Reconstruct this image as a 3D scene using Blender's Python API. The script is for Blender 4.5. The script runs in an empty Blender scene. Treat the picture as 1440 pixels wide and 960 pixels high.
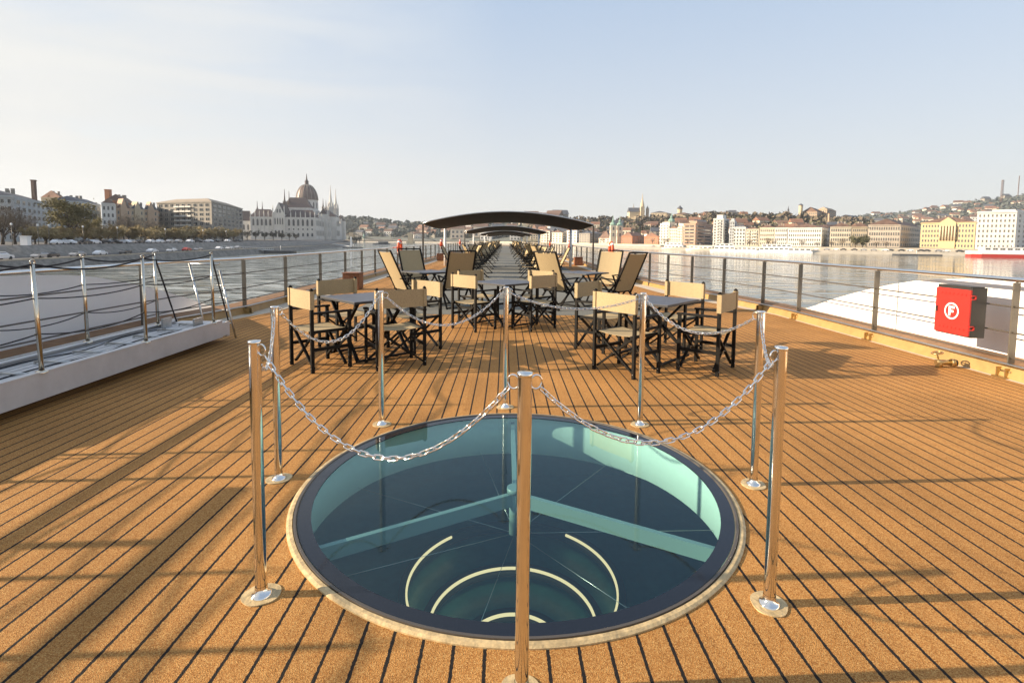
import bpy, math, random
from mathutils import Vector, Matrix
random.seed(7)
sc = bpy.context.scene
COL = sc.collection
R = math.radians
H = 1.45; F = 731.1; PIT = .07448; YAW = .01295; ROL = .00908
def horizon(x): return 336.5 + (x-711)*.00908
def ax(x, Y): return (x-711)/F*Y                    # photo column -> sideways metres at distance Y
def az(y, x, Y): return H + (horizon(x)-y)/F*Y      # photo row -> height at distance Y

# ------------------------------------------------------------ materials
def mat(name, col, rough=.6, metal=0, var=.0, vscale=1.0, bump=0, bscale=50, emit=None, spec=None, coord='Object', detail=4, col2=None):
    m = bpy.data.materials.new(name); m.use_nodes = True
    nt = m.node_tree; b = nt.nodes['Principled BSDF']
    b.inputs['Base Color'].default_value = (*col, 1); b.inputs['Roughness'].default_value = rough
    b.inputs['Metallic'].default_value = metal
    if spec is not None: b.inputs['Specular IOR Level'].default_value = spec
    tc = nt.nodes.new('ShaderNodeTexCoord')
    if var or col2:
        n = nt.nodes.new('ShaderNodeTexNoise'); n.inputs['Scale'].default_value = vscale; n.inputs['Detail'].default_value = detail
        n.inputs['Roughness'].default_value = .65
        nt.links.new(tc.outputs[coord], n.inputs['Vector'])
        r = nt.nodes.new('ShaderNodeValToRGB'); r.color_ramp.elements[0].position = .35; r.color_ramp.elements[1].position = .65
        c2 = col2 or tuple(min(1, c*(1+var)) for c in col)
        c1 = col if col2 else tuple(c*(1-var) for c in col)
        r.color_ramp.elements[0].color = (*c1, 1); r.color_ramp.elements[1].color = (*c2, 1)
        nt.links.new(n.outputs['Fac'], r.inputs['Fac']); nt.links.new(r.outputs['Color'], b.inputs['Base Color'])
    if bump:
        n = nt.nodes.new('ShaderNodeTexNoise'); n.inputs['Scale'].default_value = bscale; n.inputs['Detail'].default_value = 3
        nt.links.new(tc.outputs[coord], n.inputs['Vector'])
        bp = nt.nodes.new('ShaderNodeBump'); bp.inputs['Strength'].default_value = bump; bp.inputs['Distance'].default_value = .01
        nt.links.new(n.outputs['Fac'], bp.inputs['Height']); nt.links.new(bp.outputs['Normal'], b.inputs['Normal'])
    if emit:
        b.inputs['Emission Color'].default_value = (*emit[0], 1); b.inputs['Emission Strength'].default_value = emit[1]
    return m

def deck_mat(seams=True, name='cork_deck'):
    m = bpy.data.materials.new(name); m.use_nodes = True
    nt = m.node_tree; L = nt.links.new; N = nt.nodes.new; b = nt.nodes['Principled BSDF']
    g = N('ShaderNodeNewGeometry')
    sp = N('ShaderNodeSeparateXYZ'); L(g.outputs['Position'], sp.inputs[0])
    # granules
    v = N('ShaderNodeTexVoronoi'); v.inputs['Scale'].default_value = 290; L(g.outputs['Position'], v.inputs['Vector'])
    r = N('ShaderNodeValToRGB'); e = r.color_ramp.elements
    e[0].color = (.24, .095, .021, 1); e[1].color = (.56, .325, .115, 1); e.new(.3).color = (.38, .172, .045, 1); e.new(.62).color = (.45, .213, .059, 1)
    sv = N('ShaderNodeSeparateColor'); L(v.outputs['Color'], sv.inputs[0]); L(sv.outputs[0], r.inputs[0])
    # large wear
    n = N('ShaderNodeTexNoise'); n.inputs['Scale'].default_value = 1.1; n.inputs['Detail'].default_value = 7; L(g.outputs['Position'], n.inputs['Vector'])
    mr = N('ShaderNodeMapRange'); mr.inputs[1].default_value = .3; mr.inputs[2].default_value = .7; mr.inputs[3].default_value = .78; mr.inputs[4].default_value = 1.12; L(n.outputs['Fac'], mr.inputs[0])
    hs = N('ShaderNodeHueSaturation'); L(r.outputs['Color'], hs.inputs['Color']); L(mr.outputs[0], hs.inputs['Value'])
    # per plank tint
    wn = N('ShaderNodeTexNoise'); wn.inputs['Scale'].default_value = 55; wn.inputs['Detail'].default_value = 3; L(g.outputs['Position'], wn.inputs['Vector'])
    wj = N('ShaderNodeMath'); wj.operation = 'MULTIPLY_ADD'; L(wn.outputs['Fac'], wj.inputs[0]); wj.inputs[1].default_value = .009; wj.inputs[2].default_value = -.0045
    a = N('ShaderNodeMath'); a.operation = 'ADD'; L(sp.outputs['X'], a.inputs[0]); L(wj.outputs[0], a.inputs[1])
    d = N('ShaderNodeMath'); d.operation = 'MULTIPLY_ADD'; L(a.outputs[0], d.inputs[0]); d.inputs[1].default_value = 1/.1115; d.inputs[2].default_value = -.05/.1115+.5+200
    fr = N('ShaderNodeMath'); fr.operation = 'FRACT'; L(d.outputs[0], fr.inputs[0])
    s = N('ShaderNodeMath'); s.operation = 'SUBTRACT'; L(fr.outputs[0], s.inputs[0]); s.inputs[1].default_value = .5
    ab = N('ShaderNodeMath'); ab.operation = 'ABSOLUTE'; L(s.outputs[0], ab.inputs[0])
    lt = N('ShaderNodeMapRange'); lt.inputs[1].default_value = .050; lt.inputs[2].default_value = .064; lt.inputs[3].default_value = 1; lt.inputs[4].default_value = 0; L(ab.outputs[0], lt.inputs[0])
    fl = N('ShaderNodeMath'); fl.operation = 'FLOOR'; L(d.outputs[0], fl.inputs[0])
    wn1 = N('ShaderNodeTexWhiteNoise'); wn1.noise_dimensions = '1D'; L(fl.outputs[0], wn1.inputs['W'])
    pm = N('ShaderNodeMapRange'); pm.inputs[3].default_value = .93; pm.inputs[4].default_value = 1.05; L(wn1.outputs['Value'], pm.inputs[0])
    st = N('ShaderNodeTexNoise'); st.inputs['Scale'].default_value = 7; st.inputs['Detail'].default_value = 5; st.inputs['Roughness'].default_value = .7; L(g.outputs['Position'], st.inputs['Vector'])
    sm = N('ShaderNodeMapRange'); sm.inputs[1].default_value = .60; sm.inputs[2].default_value = .74; sm.inputs[3].default_value = 1; sm.inputs[4].default_value = .72; L(st.outputs['Fac'], sm.inputs[0])
    m1 = N('ShaderNodeMath'); m1.operation = 'MULTIPLY'; L(pm.outputs[0], m1.inputs[0]); L(sm.outputs[0], m1.inputs[1])
    m2 = N('ShaderNodeMath'); m2.operation = 'MULTIPLY'; L(m1.outputs[0], m2.inputs[0]); L(mr.outputs[0], m2.inputs[1]); L(m2.outputs[0], hs.inputs['Value'])
    mx = N('ShaderNodeMix'); mx.data_type = 'RGBA'; L(hs.outputs[0], mx.inputs['A']); mx.inputs['B'].default_value = (.012, .010, .009, 1)
    if seams: L(lt.outputs[0], mx.inputs['Factor'])
    else: mx.inputs['Factor'].default_value = 0
    L(mx.outputs['Result'], b.inputs['Base Color'])
    b.inputs['Roughness'].default_value = .85; b.inputs['Specular IOR Level'].default_value = .25
    bp = N('ShaderNodeBump'); bp.inputs['Strength'].default_value = .8; bp.inputs['Distance'].default_value = .002
    L(v.outputs['Distance'], bp.inputs['Height'])
    L(bp.outputs['Normal'], b.inputs['Normal'])
    return m

def water_mat():
    m = bpy.data.materials.new('river_water'); m.use_nodes = True
    nt = m.node_tree; L = nt.links.new; N = nt.nodes.new; b = nt.nodes['Principled BSDF']
    b.inputs['Base Color'].default_value = (.12, .13, .105, 1); b.inputs['Roughness'].default_value = .07; b.inputs['IOR'].default_value = 1.333
    g = N('ShaderNodeNewGeometry'); mp = N('ShaderNodeMapping'); L(g.outputs['Position'], mp.inputs[0])
    mp.inputs['Scale'].default_value = (.085, .26, 1); mp.inputs['Rotation'].default_value = (0, 0, .25)
    n1 = N('ShaderNodeTexNoise'); n1.inputs['Scale'].default_value = 1; n1.inputs['Detail'].default_value = 1.6; n1.inputs['Roughness'].default_value = .42; n1.inputs['Distortion'].default_value = .7
    L(mp.outputs[0], n1.inputs['Vector'])
    n2 = N('ShaderNodeTexNoise'); n2.inputs['Scale'].default_value = .018; n2.inputs['Detail'].default_value = 2; L(g.outputs['Position'], n2.inputs['Vector'])
    mr = N('ShaderNodeMapRange'); mr.inputs[1].default_value = .35; mr.inputs[2].default_value = .65; mr.inputs[3].default_value = .35; mr.inputs[4].default_value = 1; L(n2.outputs['Fac'], mr.inputs[0])
    # rougher on the embankment (left) side
    sp = N('ShaderNodeSeparateXYZ'); L(g.outputs['Position'], sp.inputs[0])
    mr2 = N('ShaderNodeMapRange'); mr2.inputs[1].default_value = -60; mr2.inputs[2].default_value = 60; mr2.inputs[3].default_value = 1.0; mr2.inputs[4].default_value = .3; L(sp.outputs['X'], mr2.inputs[0])
    mu = N('ShaderNodeMath'); mu.operation = 'MULTIPLY'; L(mr.outputs[0], mu.inputs[0]); L(mr2.outputs[0], mu.inputs[1])
    bp = N('ShaderNodeBump'); bp.inputs['Distance'].default_value = 1.7; L(mu.outputs[0], bp.inputs['Strength']); L(n1.outputs['Fac'], bp.inputs['Height'])
    L(bp.outputs['Normal'], b.inputs['Normal'])
    return m

def glass_mat(name, tint, amt=1.0, ior=1.5):
    m = bpy.data.materials.new(name); m.use_nodes = True
    nt = m.node_tree; nt.nodes.clear(); L = nt.links.new; N = nt.nodes.new
    o = N('ShaderNodeOutputMaterial'); mx = N('ShaderNodeMixShader'); t = N('ShaderNodeBsdfTransparent'); g = N('ShaderNodeBsdfGlossy')
    t.inputs[0].default_value = (*tint, 1); g.inputs['Roughness'].default_value = .01; g.inputs[0].default_value = (.70, .93, .98, 1)
    ge = N('ShaderNodeNewGeometry'); dp = N('ShaderNodeVectorMath'); dp.operation = 'DOT_PRODUCT'; L(ge.outputs['Normal'], dp.inputs[0]); L(ge.outputs['Incoming'], dp.inputs[1])
    ab = N('ShaderNodeMath'); ab.operation = 'ABSOLUTE'; L(dp.outputs['Value'], ab.inputs[0]); om = N('ShaderNodeMath'); om.operation = 'SUBTRACT'; om.inputs[0].default_value = 1; L(ab.outputs[0], om.inputs[1])
    pw = N('ShaderNodeMath'); pw.operation = 'POWER'; L(om.outputs[0], pw.inputs[0]); pw.inputs[1].default_value = 5
    f = N('ShaderNodeMath'); f.operation = 'MULTIPLY_ADD'; L(pw.outputs[0], f.inputs[0]); f.inputs[1].default_value = .9; f.inputs[2].default_value = .07
    L(f.outputs[0], mx.inputs[0]); L(t.outputs[0], mx.inputs[1]); L(g.outputs[0], mx.inputs[2]); L(mx.outputs[0], o.inputs[0])
    return m

def fabric_mat(name, c, trans=.25):
    m = bpy.data.materials.new(name); m.use_nodes = True
    nt = m.node_tree; L = nt.links.new; N = nt.nodes.new; b = nt.nodes['Principled BSDF']
    tc = N('ShaderNodeTexCoord')
    ck = N('ShaderNodeTexVoronoi'); ck.inputs['Scale'].default_value = 160; L(tc.outputs['Object'], ck.inputs['Vector'])
    r = N('ShaderNodeValToRGB'); r.color_ramp.elements[0].color = (*[x*1.1 for x in c], 1); r.color_ramp.elements[1].color = (*[x*.62 for x in c], 1); r.color_ramp.elements[1].position = .8
    L(ck.outputs['Distance'], r.inputs[0]); L(r.outputs[0], b.inputs['Base Color']); b.inputs['Roughness'].default_value = .8
    o = nt.nodes['Material Output']; tr = N('ShaderNodeBsdfTranslucent'); tr.inputs[0].default_value = (c[0]*.75, c[1]*.7, c[2]*.62, 1)
    mx = N('ShaderNodeMixShader'); mx.inputs[0].default_value = trans; L(b.outputs[0], mx.inputs[1]); L(tr.outputs[0], mx.inputs[2]); L(mx.outputs[0], o.inputs[0])
    return m

M = {}
M['deck'] = deck_mat()
M['chrome'] = mat('polished_steel', (.78, .76, .73), .07, 1, bump=.03, bscale=30)
M['steel'] = mat('brushed_steel', (.55, .54, .52), .3, 1, var=.08, vscale=20)
M['satin'] = mat('satin_steel', (.66, .60, .50), .16, 1)
M['galv'] = mat('galvanised_steel', (.5, .5, .49), .42, .8, var=.15, vscale=9)
M['post'] = mat('grey_painted_post', (.15, .135, .11), .35, .4, var=.1, vscale=8)
M['alu'] = mat('dull_aluminium', (.56, .56, .57), .5, .35, var=.07, vscale=3, bump=.06, bscale=40)
M['white'] = mat('white_paint', (.84, .83, .82), .35, var=.03, vscale=.8)
M['whitetop'] = mat('offwhite_strip', (.52, .44, .34), .8, var=.1, vscale=5)
M['bronze'] = mat('bronze_pole', (.10, .085, .07), .4, .3)
M['ochre'] = mat('ochre_paint', (.36, .215, .075), .45, var=.12, vscale=6)
M['brown'] = mat('brown_plank', (.24, .125, .055), .75, var=.25, vscale=6)
M['cream'] = mat('cream_sealant', (.50, .37, .19), .5, var=.25, vscale=25, bump=.3, bscale=60)
M['blackgl'] = mat('black_glass_border', (.006, .008, .014), .08)
M['black'] = mat('black_frame', (.007, .006, .005), .6, spec=.18, var=.2, vscale=40)
M['fab'] = fabric_mat('tan_mesh_fabric', (.50, .38, .21), .05)
M['table'] = mat('slate_table_top', (.075, .08, .10), .5, var=.12, vscale=7)
M['tedge'] = mat('dark_table_edge', (.03, .03, .032), .5)
M['carpet'] = mat('grey_carpet', (.145, .145, .13), .95, var=.12, vscale=30, bump=.2, bscale=300)
M['canvas'] = mat('dark_canvas', (.035, .028, .024), .8, var=.15, vscale=4)
M['red'] = mat('red_plastic', (.62, .025, .018), .42, var=.05, vscale=5)
M['dkbox'] = mat('dark_box_shell', (.03, .028, .026), .5)
M['woodbox'] = mat('slatted_hardwood', (.22, .085, .035), .55, var=.3, vscale=8)
M['rope'] = mat('black_rope', (.008, .008, .012), .8)
M['aqua'] = mat('aqua_wall', (.66, .80, .74), .5, var=.04, vscale=2)
M['teal'] = mat('dark_teal', (.07, .34, .40), .35, var=.25, vscale=1.2)
M['beam'] = mat('pale_beam', (.20, .27, .26), .4)
M['lamp'] = mat('ring_lamp_cream', (.7, .55, .3), .5, emit=((1, .72, .38), .55))
M['ringdk'] = mat('ring_lamp_body', (.03, .06, .07), .4)
M['glass'] = glass_mat('skylight_glass', (.66, .86, .85))
M['orange'] = mat('orange_foam', (.75, .10, .03), .5)
M['brass'] = mat('valve_brass', (.45, .33, .16), .35, .9)
M['water'] = water_mat()
M['hull'] = mat('hull_paint', (.7, .69, .66), .4)
# town
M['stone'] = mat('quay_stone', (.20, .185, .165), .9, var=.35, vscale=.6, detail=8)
M['quaypale'] = mat('pale_quay_stone', (.46, .40, .31), .9, var=.15, vscale=.3)  # cream stone of the far bank and the quay kerb
M['asph'] = mat('asphalt', (.06, .06, .065), .9, var=.2, vscale=.5)
M['land'] = mat('town_ground', (.14, .125, .10), .95, var=.2, vscale=.05)
M['hill'] = mat('wooded_hill', (.10, .095, .06), .95, coord='Object', vscale=.06, col2=(.22, .19, .13), detail=8)
M['hillfar'] = mat('far_wooded_hill', (.075, .09, .08), .95, vscale=.03, col2=(.16, .16, .135), detail=8)  # distance haze is put into this lighter hill colour
M['win'] = mat('window_glass', (.035, .042, .05), .12)
M['winf'] = mat('window_frame', (.5, .48, .44), .6)
M['winfd'] = mat('window_frame_dull', (.3, .3, .29), .6)
M['slate'] = mat('slate_roof', (.085, .09, .105), .7, var=.2, vscale=.3)
M['tile'] = mat('brown_roof_tiles', (.15, .09, .065), .8, var=.25, vscale=.3)
M['redtile'] = mat('red_roof_tiles', (.24, .125, .08), .8, var=.25, vscale=.3)
M['tanroof'] = mat('tan_roof', (.33, .26, .19), .8, var=.15, vscale=.3)
M['parlroof'] = mat('maroon_grey_roof', (.06, .042, .042), .7, var=.2, vscale=.3)
M['copper'] = mat('copper_green', (.22, .34, .28), .6, var=.2, vscale=.4)
M['domeroof'] = mat('ribbed_dome_roof', (.13, .085, .07), .5, var=.35, vscale=.12)
def stone(name, c): M[name] = mat(name, c, .85, var=.09, vscale=.15, detail=6)
stone('wall_grey', (.34, .33, .30)); stone('wall_paleblue', (.45, .47, .48)); stone('wall_white', (.66, .64, .60)); stone('wall_cream', (.68, .60, .46))
stone('wall_sand', (.52, .43, .30)); stone('wall_peach', (.50, .36, .25)); stone('wall_yellow', (.50, .39, .22)); stone('wall_parl', (.64, .61, .56))
stone('wall_brick', (.42, .19, .10)); stone('wall_stripe', (.38, .25, .18)); stone('wall_taupe', (.30, .27, .23)); stone('wall_pink', (.60, .51, .41)); stone('wall_castle', (.42, .31, .22))
M['bark'] = mat('bark', (.07, .05, .035), .9)
def leafm(n, a, b_):
    M[n] = mat(n, a, .9, vscale=.5, col2=b_, detail=3)
leafm('leaf_far', (.055, .07, .06), (.12, .125, .10)); leafm('leaf_willow', (.20, .15, .065), (.34, .26, .11)); leafm('leaf_green', (.06, .065, .03), (.14, .125, .06)); leafm('leaf_olive', (.11, .10, .03), (.24, .20, .075)); leafm('leaf_bare', (.10, .075, .05), (.18, .14, .10)); leafm('leaf_dark', (.03, .035, .022), (.065, .06, .035))  # leaf_far: paler than leaf_dark, with distance haze put into the colour
M['carw'] = mat('white_car_paint', (.75, .76, .78), .25); M['card'] = mat('dark_car_paint', (.05, .055, .065), .25); M['cars'] = mat('silver_car_paint', (.38, .39, .41), .3, .4); M['carr'] = mat('red_car_paint', (.4, .04, .03), .3)
M['tyre'] = mat('tyre', (.015, .015, .015), .8)

# ------------------------------------------------------------ mesh builder
class MB:
    def __init__(s): s.v = []; s.f = []; s.mi = []; s.sm = []
    def add(s, vs, fs, mi=0, sm=False):
        o = len(s.v); s.v += [tuple(p) for p in vs]
        for f in fs: s.f.append([i+o for i in f]); s.mi.append(mi); s.sm.append(sm)
        return s
    def box(s, c, d, rz=0, mi=0, mat4=None):
        x, y, z = d[0]/2, d[1]/2, d[2]/2
        vs = [Vector((i, j, k)) for k in (-z, z) for i, j in ((-x, -y), (x, -y), (x, y), (-x, y))]
        if mat4: vs = [mat4 @ v for v in vs]
        elif rz:
            m = Matrix.Rotation(rz, 3, 'Z'); vs = [m @ v for v in vs]
        vs = [v+Vector(c) for v in vs]
        return s.add(vs, [(3, 2, 1, 0), (4, 5, 6, 7), (0, 1, 5, 4), (1, 2, 6, 5), (2, 3, 7, 6), (3, 0, 4, 7)], mi)
    def bar(s, p, q, w, h=None, mi=0, up=(0, 0, 1)):
        h = h or w; p = Vector(p); q = Vector(q); d = (q-p); l = d.length; d.normalize()
        u = Vector(up)
        if abs(d.dot(u)) > .98: u = Vector((0, 1, 0))
        a = d.cross(u).normalized(); b = a.cross(d).normalized()
        vs = []
        for t in (p, q):
            for i, j in ((-1, -1), (1, -1), (1, 1), (-1, 1)): vs.append(t+a*(i*w/2)+b*(j*h/2))
        return s.add(vs, [(0, 1, 2, 3), (7, 6, 5, 4), (1, 0, 4, 5), (2, 1, 5, 6), (3, 2, 6, 7), (0, 3, 7, 4)], mi)
    def tube(s, pts, r, n=8, mi=0, cap=True, closed=False):
        pts = [Vector(p) for p in pts]; rings = []; N = len(pts)
        up = None
        for i, p in enumerate(pts):
            if closed: d = pts[(i+1) % N]-pts[i-1]
            else: d = pts[min(i+1, N-1)]-pts[max(i-1, 0)]
            d.normalize()
            if up is None: up = Vector((0, 0, 1)) if abs(d.z) < .9 else Vector((1, 0, 0))
            a = d.cross(up).normalized(); b = a.cross(d).normalized(); up = b
            rr = r[i] if isinstance(r, (list, tuple)) else r
            rings.append([p+a*rr*math.cos(2*math.pi*k/n)+b*rr*math.sin(2*math.pi*k/n) for k in range(n)])
        vs = [v for rg in rings for v in rg]; fs = []
        for i in range(N if closed else N-1):
            j = (i+1) % N
            for k in range(n): fs.append((i*n+k, i*n+(k+1) % n, j*n+(k+1) % n, j*n+k))
        s.add(vs, fs, mi, True)
        if cap and not closed:
            o = len(s.v)-len(vs)
            s.f.append([o+k for k in reversed(range(n))]); s.mi.append(mi); s.sm.append(False)
            s.f.append([o+(N-1)*n+k for k in range(n)]); s.mi.append(mi); s.sm.append(False)
        return s
    def lathe(s, c, prof, n=32, mi=0, a0=0, sm=True):
        vs = []; fs = []
        for r, z in prof:
            for k in range(n):
                t = a0+2*math.pi*k/n; vs.append((c[0]+r*math.cos(t), c[1]+r*math.sin(t), c[2]+z))
        for i in range(len(prof)-1):
            for k in range(n): fs.append((i*n+k, i*n+(k+1) % n, (i+1)*n+(k+1) % n, (i+1)*n+k))
        return s.add(vs, fs, mi, sm)
    def prism(s, poly, z0, z1, mi=0, top=True, bot=False):
        n = len(poly)
        vs = [(x, y, z0) for x, y in poly]+[(x, y, z1) for x, y in poly]
        fs = [(i, (i+1) % n, n+(i+1) % n, n+i) for i in range(n)]
        if top: fs.append(tuple(range(n, 2*n)))
        if bot: fs.append(tuple(reversed(range(n))))
        return s.add(vs, fs, mi)
    def quad(s, a, b, c, d, mi=0): return s.add([a, b, c, d], [(0, 1, 2, 3)], mi)
    def mesh(s, name, mats):
        me = bpy.data.meshes.new(name); me.from_pydata(s.v, [], s.f); me.validate(); 
        for m in (mats if isinstance(mats, (list, tuple)) else [mats]): me.materials.append(M[m] if isinstance(m, str) else m)
        if len(me.polygons) == len(s.f):
            me.polygons.foreach_set('material_index', s.mi); me.polygons.foreach_set('use_smooth', s.sm)
        return me
    def build(s, name, mats, parent=None, loc=None):
        o = bpy.data.objects.new(name, s.mesh(name, mats)); COL.objects.link(o)
        if parent: o.parent = parent
        if loc: o.location = loc
        return o

def tag(o, label=None, cat=None, group=None, kind=None):
    if label: o['label'] = label
    if cat: o['category'] = cat
    if group: o['group'] = group
    if kind: o['kind'] = kind
    return o
def struct(name, mb, m): return tag(mb.build(name, m), kind='structure')
def empty(name, loc=(0, 0, 0), rz=0, label=None, cat=None, group=None):
    o = bpy.data.objects.new(name, None); COL.objects.link(o); o.location = loc; o.rotation_euler.z = rz; o.empty_display_size = .1
    return tag(o, label, cat, group)
def inst(name, me, parent, loc, rz=0, scale=None):
    o = bpy.data.objects.new(name, me); COL.objects.link(o); o.parent = parent; o.location = loc; o.rotation_euler.z = rz
    if scale: o.scale = scale
    return o
def kids(o): return [c for c in COL.objects if c.parent == o]
def copy_tree(o, loc, rz, label=None, scale=None):
    r = o.copy(); COL.objects.link(r); r.location = loc; r.rotation_euler.z = rz
    if label: r['label'] = label
    if scale: r.scale = scale
    for c in TREE.setdefault(o.name, kids(o)):
        k = c.copy(); COL.objects.link(k); k.parent = r
        for g in TREE.setdefault(c.name, kids(c)):
            q = g.copy(); COL.objects.link(q); q.parent = k
    return r
TREE = {}

# ------------------------------------------------------------ deck
CX, CY, RC = .07, 2.987, 1.245
def interp(tab, t):
    if t <= tab[0][0]: return tab[0][1]
    for (a, x), (b, y) in zip(tab, tab[1:]):
        if t <= b: return x+(y-x)*(t-a)/(b-a)
    return tab[-1][1]
DR = [(-4, 5.36), (10.2, 5.38), (11.3, 5.12), (12.7, 4.72), (14.5, 4.32), (17, 4.12), (20, 4.02), (125, 4.02)]       # deck edge right
KR = [(-4, 5.40), (10.2, 5.42), (11.3, 5.34), (12.7, 5.10), (14.5, 4.80), (17, 4.52), (20, 4.42), (125, 4.42)]       # kerb right
DL = [(-4, -5.0), (8.4, -5.0), (10.2, -4.48), (14, -4.42), (125, -4.42)]
KL = [(-4, -5.16), (8.4, -5.16), (10.0, -4.86), (125, -4.84)]
b = MB()
N = 128; hs = 1.5
ring = [(CX+RC*math.cos(2*math.pi*i/N), CY+RC*math.sin(2*math.pi*i/N)) for i in range(N)]
sq = []
for i in range(N):
    c, s_ = math.cos(2*math.pi*i/N), math.sin(2*math.pi*i/N); k = hs/max(abs(c), abs(s_)); sq.append((CX+k*c, CY+k*s_))
b.add([(x, y, 0) for x, y in ring+sq], [(i, N+i, N+(i+1) % N, (i+1) % N) for i in range(N)])
x0, x1, y0, y1 = CX-hs, CX+hs, CY-hs, CY+hs
b.quad((x0, -4, 0), (x1, -4, 0), (x1, y0, 0), (x0, y0, 0)); b.quad((x0, y1, 0), (x1, y1, 0), (x1, 125, 0), (x0, 125, 0))
ys = sorted(set([-4., 8.4, 10.2, 11.3, 12.7, 14, 14.5, 17, 20, 40, 80, 125]))
for a, c in zip(ys, ys[1:]):
    b.quad((interp(DL, a), a, 0), (x0, a, 0), (x0, c, 0), (interp(DL, c), c, 0)); b.quad((x1, a, 0), (interp(DR, a), a, 0), (interp(DR, c), c, 0), (x1, c, 0))
struct('deck', b, 'deck')
yk = sorted(set(ys+[10.0]))
b = MB()
for a, c in zip(yk, yk[1:]):
    b.quad((interp(DR, a), a, .0), (interp(KR, a), a, .004), (interp(KR, c), c, .004), (interp(DR, c), c, .0))
    b.quad((interp(KL, a), a, .004), (interp(DL, a), a, .0), (interp(DL, c), c, .0), (interp(KL, c), c, .004))
struct('deck_margin', b, 'whitetop')
b = MB()
for tab, sg, nm in ((KR, 1, 'r'), (KL, -1, 'l')):
    for a, c in zip(yk, yk[1:]):
        xa, xc = interp(tab, a), interp(tab, c)
        P = [(xa, a, 0), (xa+.04*sg, a, .12), (xa+.08*sg, a, .12), (xa+.08*sg, a, .0)]
        Q = [(xc, c, 0), (xc+.04*sg, c, .12), (xc+.08*sg, c, .12), (xc+.08*sg, c, .0)]
        for i in range(3): b.quad(P[i], P[i+1], Q[i+1], Q[i])
struct('deck_kerb', b, 'ochre')
b = MB()
for tab, sg in ((KR, 1), (KL, -1)):
    for a, c in zip(yk, yk[1:]):
        xa, xc = interp(tab, a)+.082*sg, interp(tab, c)+.082*sg
        b.add([(xa, a, .06), (xa+.32*sg, a, .06), (xa+.32*sg, a, .17), (xa, a, .15), (xc, c, .06), (xc+.32*sg, c, .06), (xc+.32*sg, c, .17), (xc, c, .15)],
              [(0, 1, 5, 4), (1, 2, 6, 5), (2, 3, 7, 6), (3, 0, 4, 7), (0, 3, 2, 1), (4, 5, 6, 7)])
struct('deck_edge_plank', b, 'brown')
b = MB(); b.quad((-3.05, 9.92, .004), (3.1, 9.92, .004), (3.1, 118, .004), (-3.05, 118, .004))
tag(b.build('carpet', 'carpet'), 'long grey carpet runner laid down the middle of the deck under chairs and tables', 'carpet')
b = MB()
hull = [(-5.5, -4), (5.75, -4), (5.75, 11), (4.85, 18), (4.8, 110), (0, 128), (-5.2, 110), (-5.2, 10)]
b.prism(hull, -7.5, -.02, top=False)
tag(b.build('ship_hull', 'hull'), 'long white hull of the river cruise ship under the sun deck', 'ship hull')

# ------------------------------------------------------------ skylight
sk = empty('skylight', (CX, CY, 0), label='large round walk-over skylight of dark rimmed glass let into the cork deck', cat='skylight')
b = MB(); b.lathe((0, 0, 0), [(1.250, 0), (1.250, .006), (1.238, .012), (1.222, .013), (1.218, .005)], 128, sm=False); b.build('rim', 'cream', sk)
b = MB(); b.lathe((0, 0, 0), [(1.219, .005), (1.217, .017), (1.205, .017), (1.198, .008)], 128, sm=False); b.build('trim_ring', 'bronze', sk)
b = MB(); b.lathe((0, 0, 0), [(1.198, .011), (1.132, .011), (1.132, .006)], 128, sm=False); b.build('black_border', 'blackgl', sk)
b = MB(); b.add([(1.15*math.cos(2*math.pi*i/96), 1.15*math.sin(2*math.pi*i/96), .008) for i in range(96)], [tuple(range(96))]); b.build('glass_pane', 'glass', sk)
b = MB(); b.lathe((0, 0, 0), [(1.195, 0), (1.195, -.30), (1.30, -.33), (1.30, -.36)], 96); b.build('well_wall', 'aqua', sk)
b = MB()
for a in (90, 210, 330): b.bar((.03*math.cos(R(a)), .03*math.sin(R(a)), -.085), (1.19*math.cos(R(a)), 1.19*math.sin(R(a)), -.085), .03, .075)
b.build('support_beam', 'beam', sk)
b = MB(); b.tube([(0, 0, -.02), (0, 0, -.30)], .036, 16); b.tube([(0, 0, -.015), (0, 0, -.045)], .05, 16); b.build('hub', 'beam', sk)
b = MB()
for k in range(7):
    a = 2*math.pi*k/7; b.tube([(0, 0, -.3), (1.19*math.cos(a), 1.19*math.sin(a), -.28)], .0015, 4)
b.build('stay_wire', 'steel', sk)
# room below
b = MB(); b.quad((-4, -1, -3.2), (4, -1, -3.2), (4, 10, -3.2), (-4, 10, -3.2)); struct('lobby_floor', b, 'teal')
b = MB()
for p, q in (((-4, -1), (4, -1)), ((4, -1), (4, 10)), ((4, 10), (-4, 10)), ((-4, 10), (-4, -1))): b.quad((*p, -3.2), (*q, -3.2), (*q, -.36), (*p, -.36))
b.add([(CX+1.30*math.cos(2*math.pi*i/N), CY+1.30*math.sin(2*math.pi*i/N), -.36) for i in range(N)]+[(CX+(x-CX)*1.0, y, -.36) for x, y in sq], [(i, N+i, N+(i+1) % N, (i+1) % N) for i in range(N)])
b.quad((-4, -1, -.36), (4, -1, -.36), (4, y0, -.36), (-4, y0, -.36)); b.quad((-4, y1, -.36), (4, y1, -.36), (4, 10, -.36), (-4, 10, -.36))
b.quad((-4, y0, -.36), (x0, y0, -.36), (x0, y1, -.36), (-4, y1, -.36)); b.quad((x1, y0, -.36), (4, y0, -.36), (4, y1, -.36), (x1, y1, -.36))
struct('lobby_wall', b, 'teal')
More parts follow.
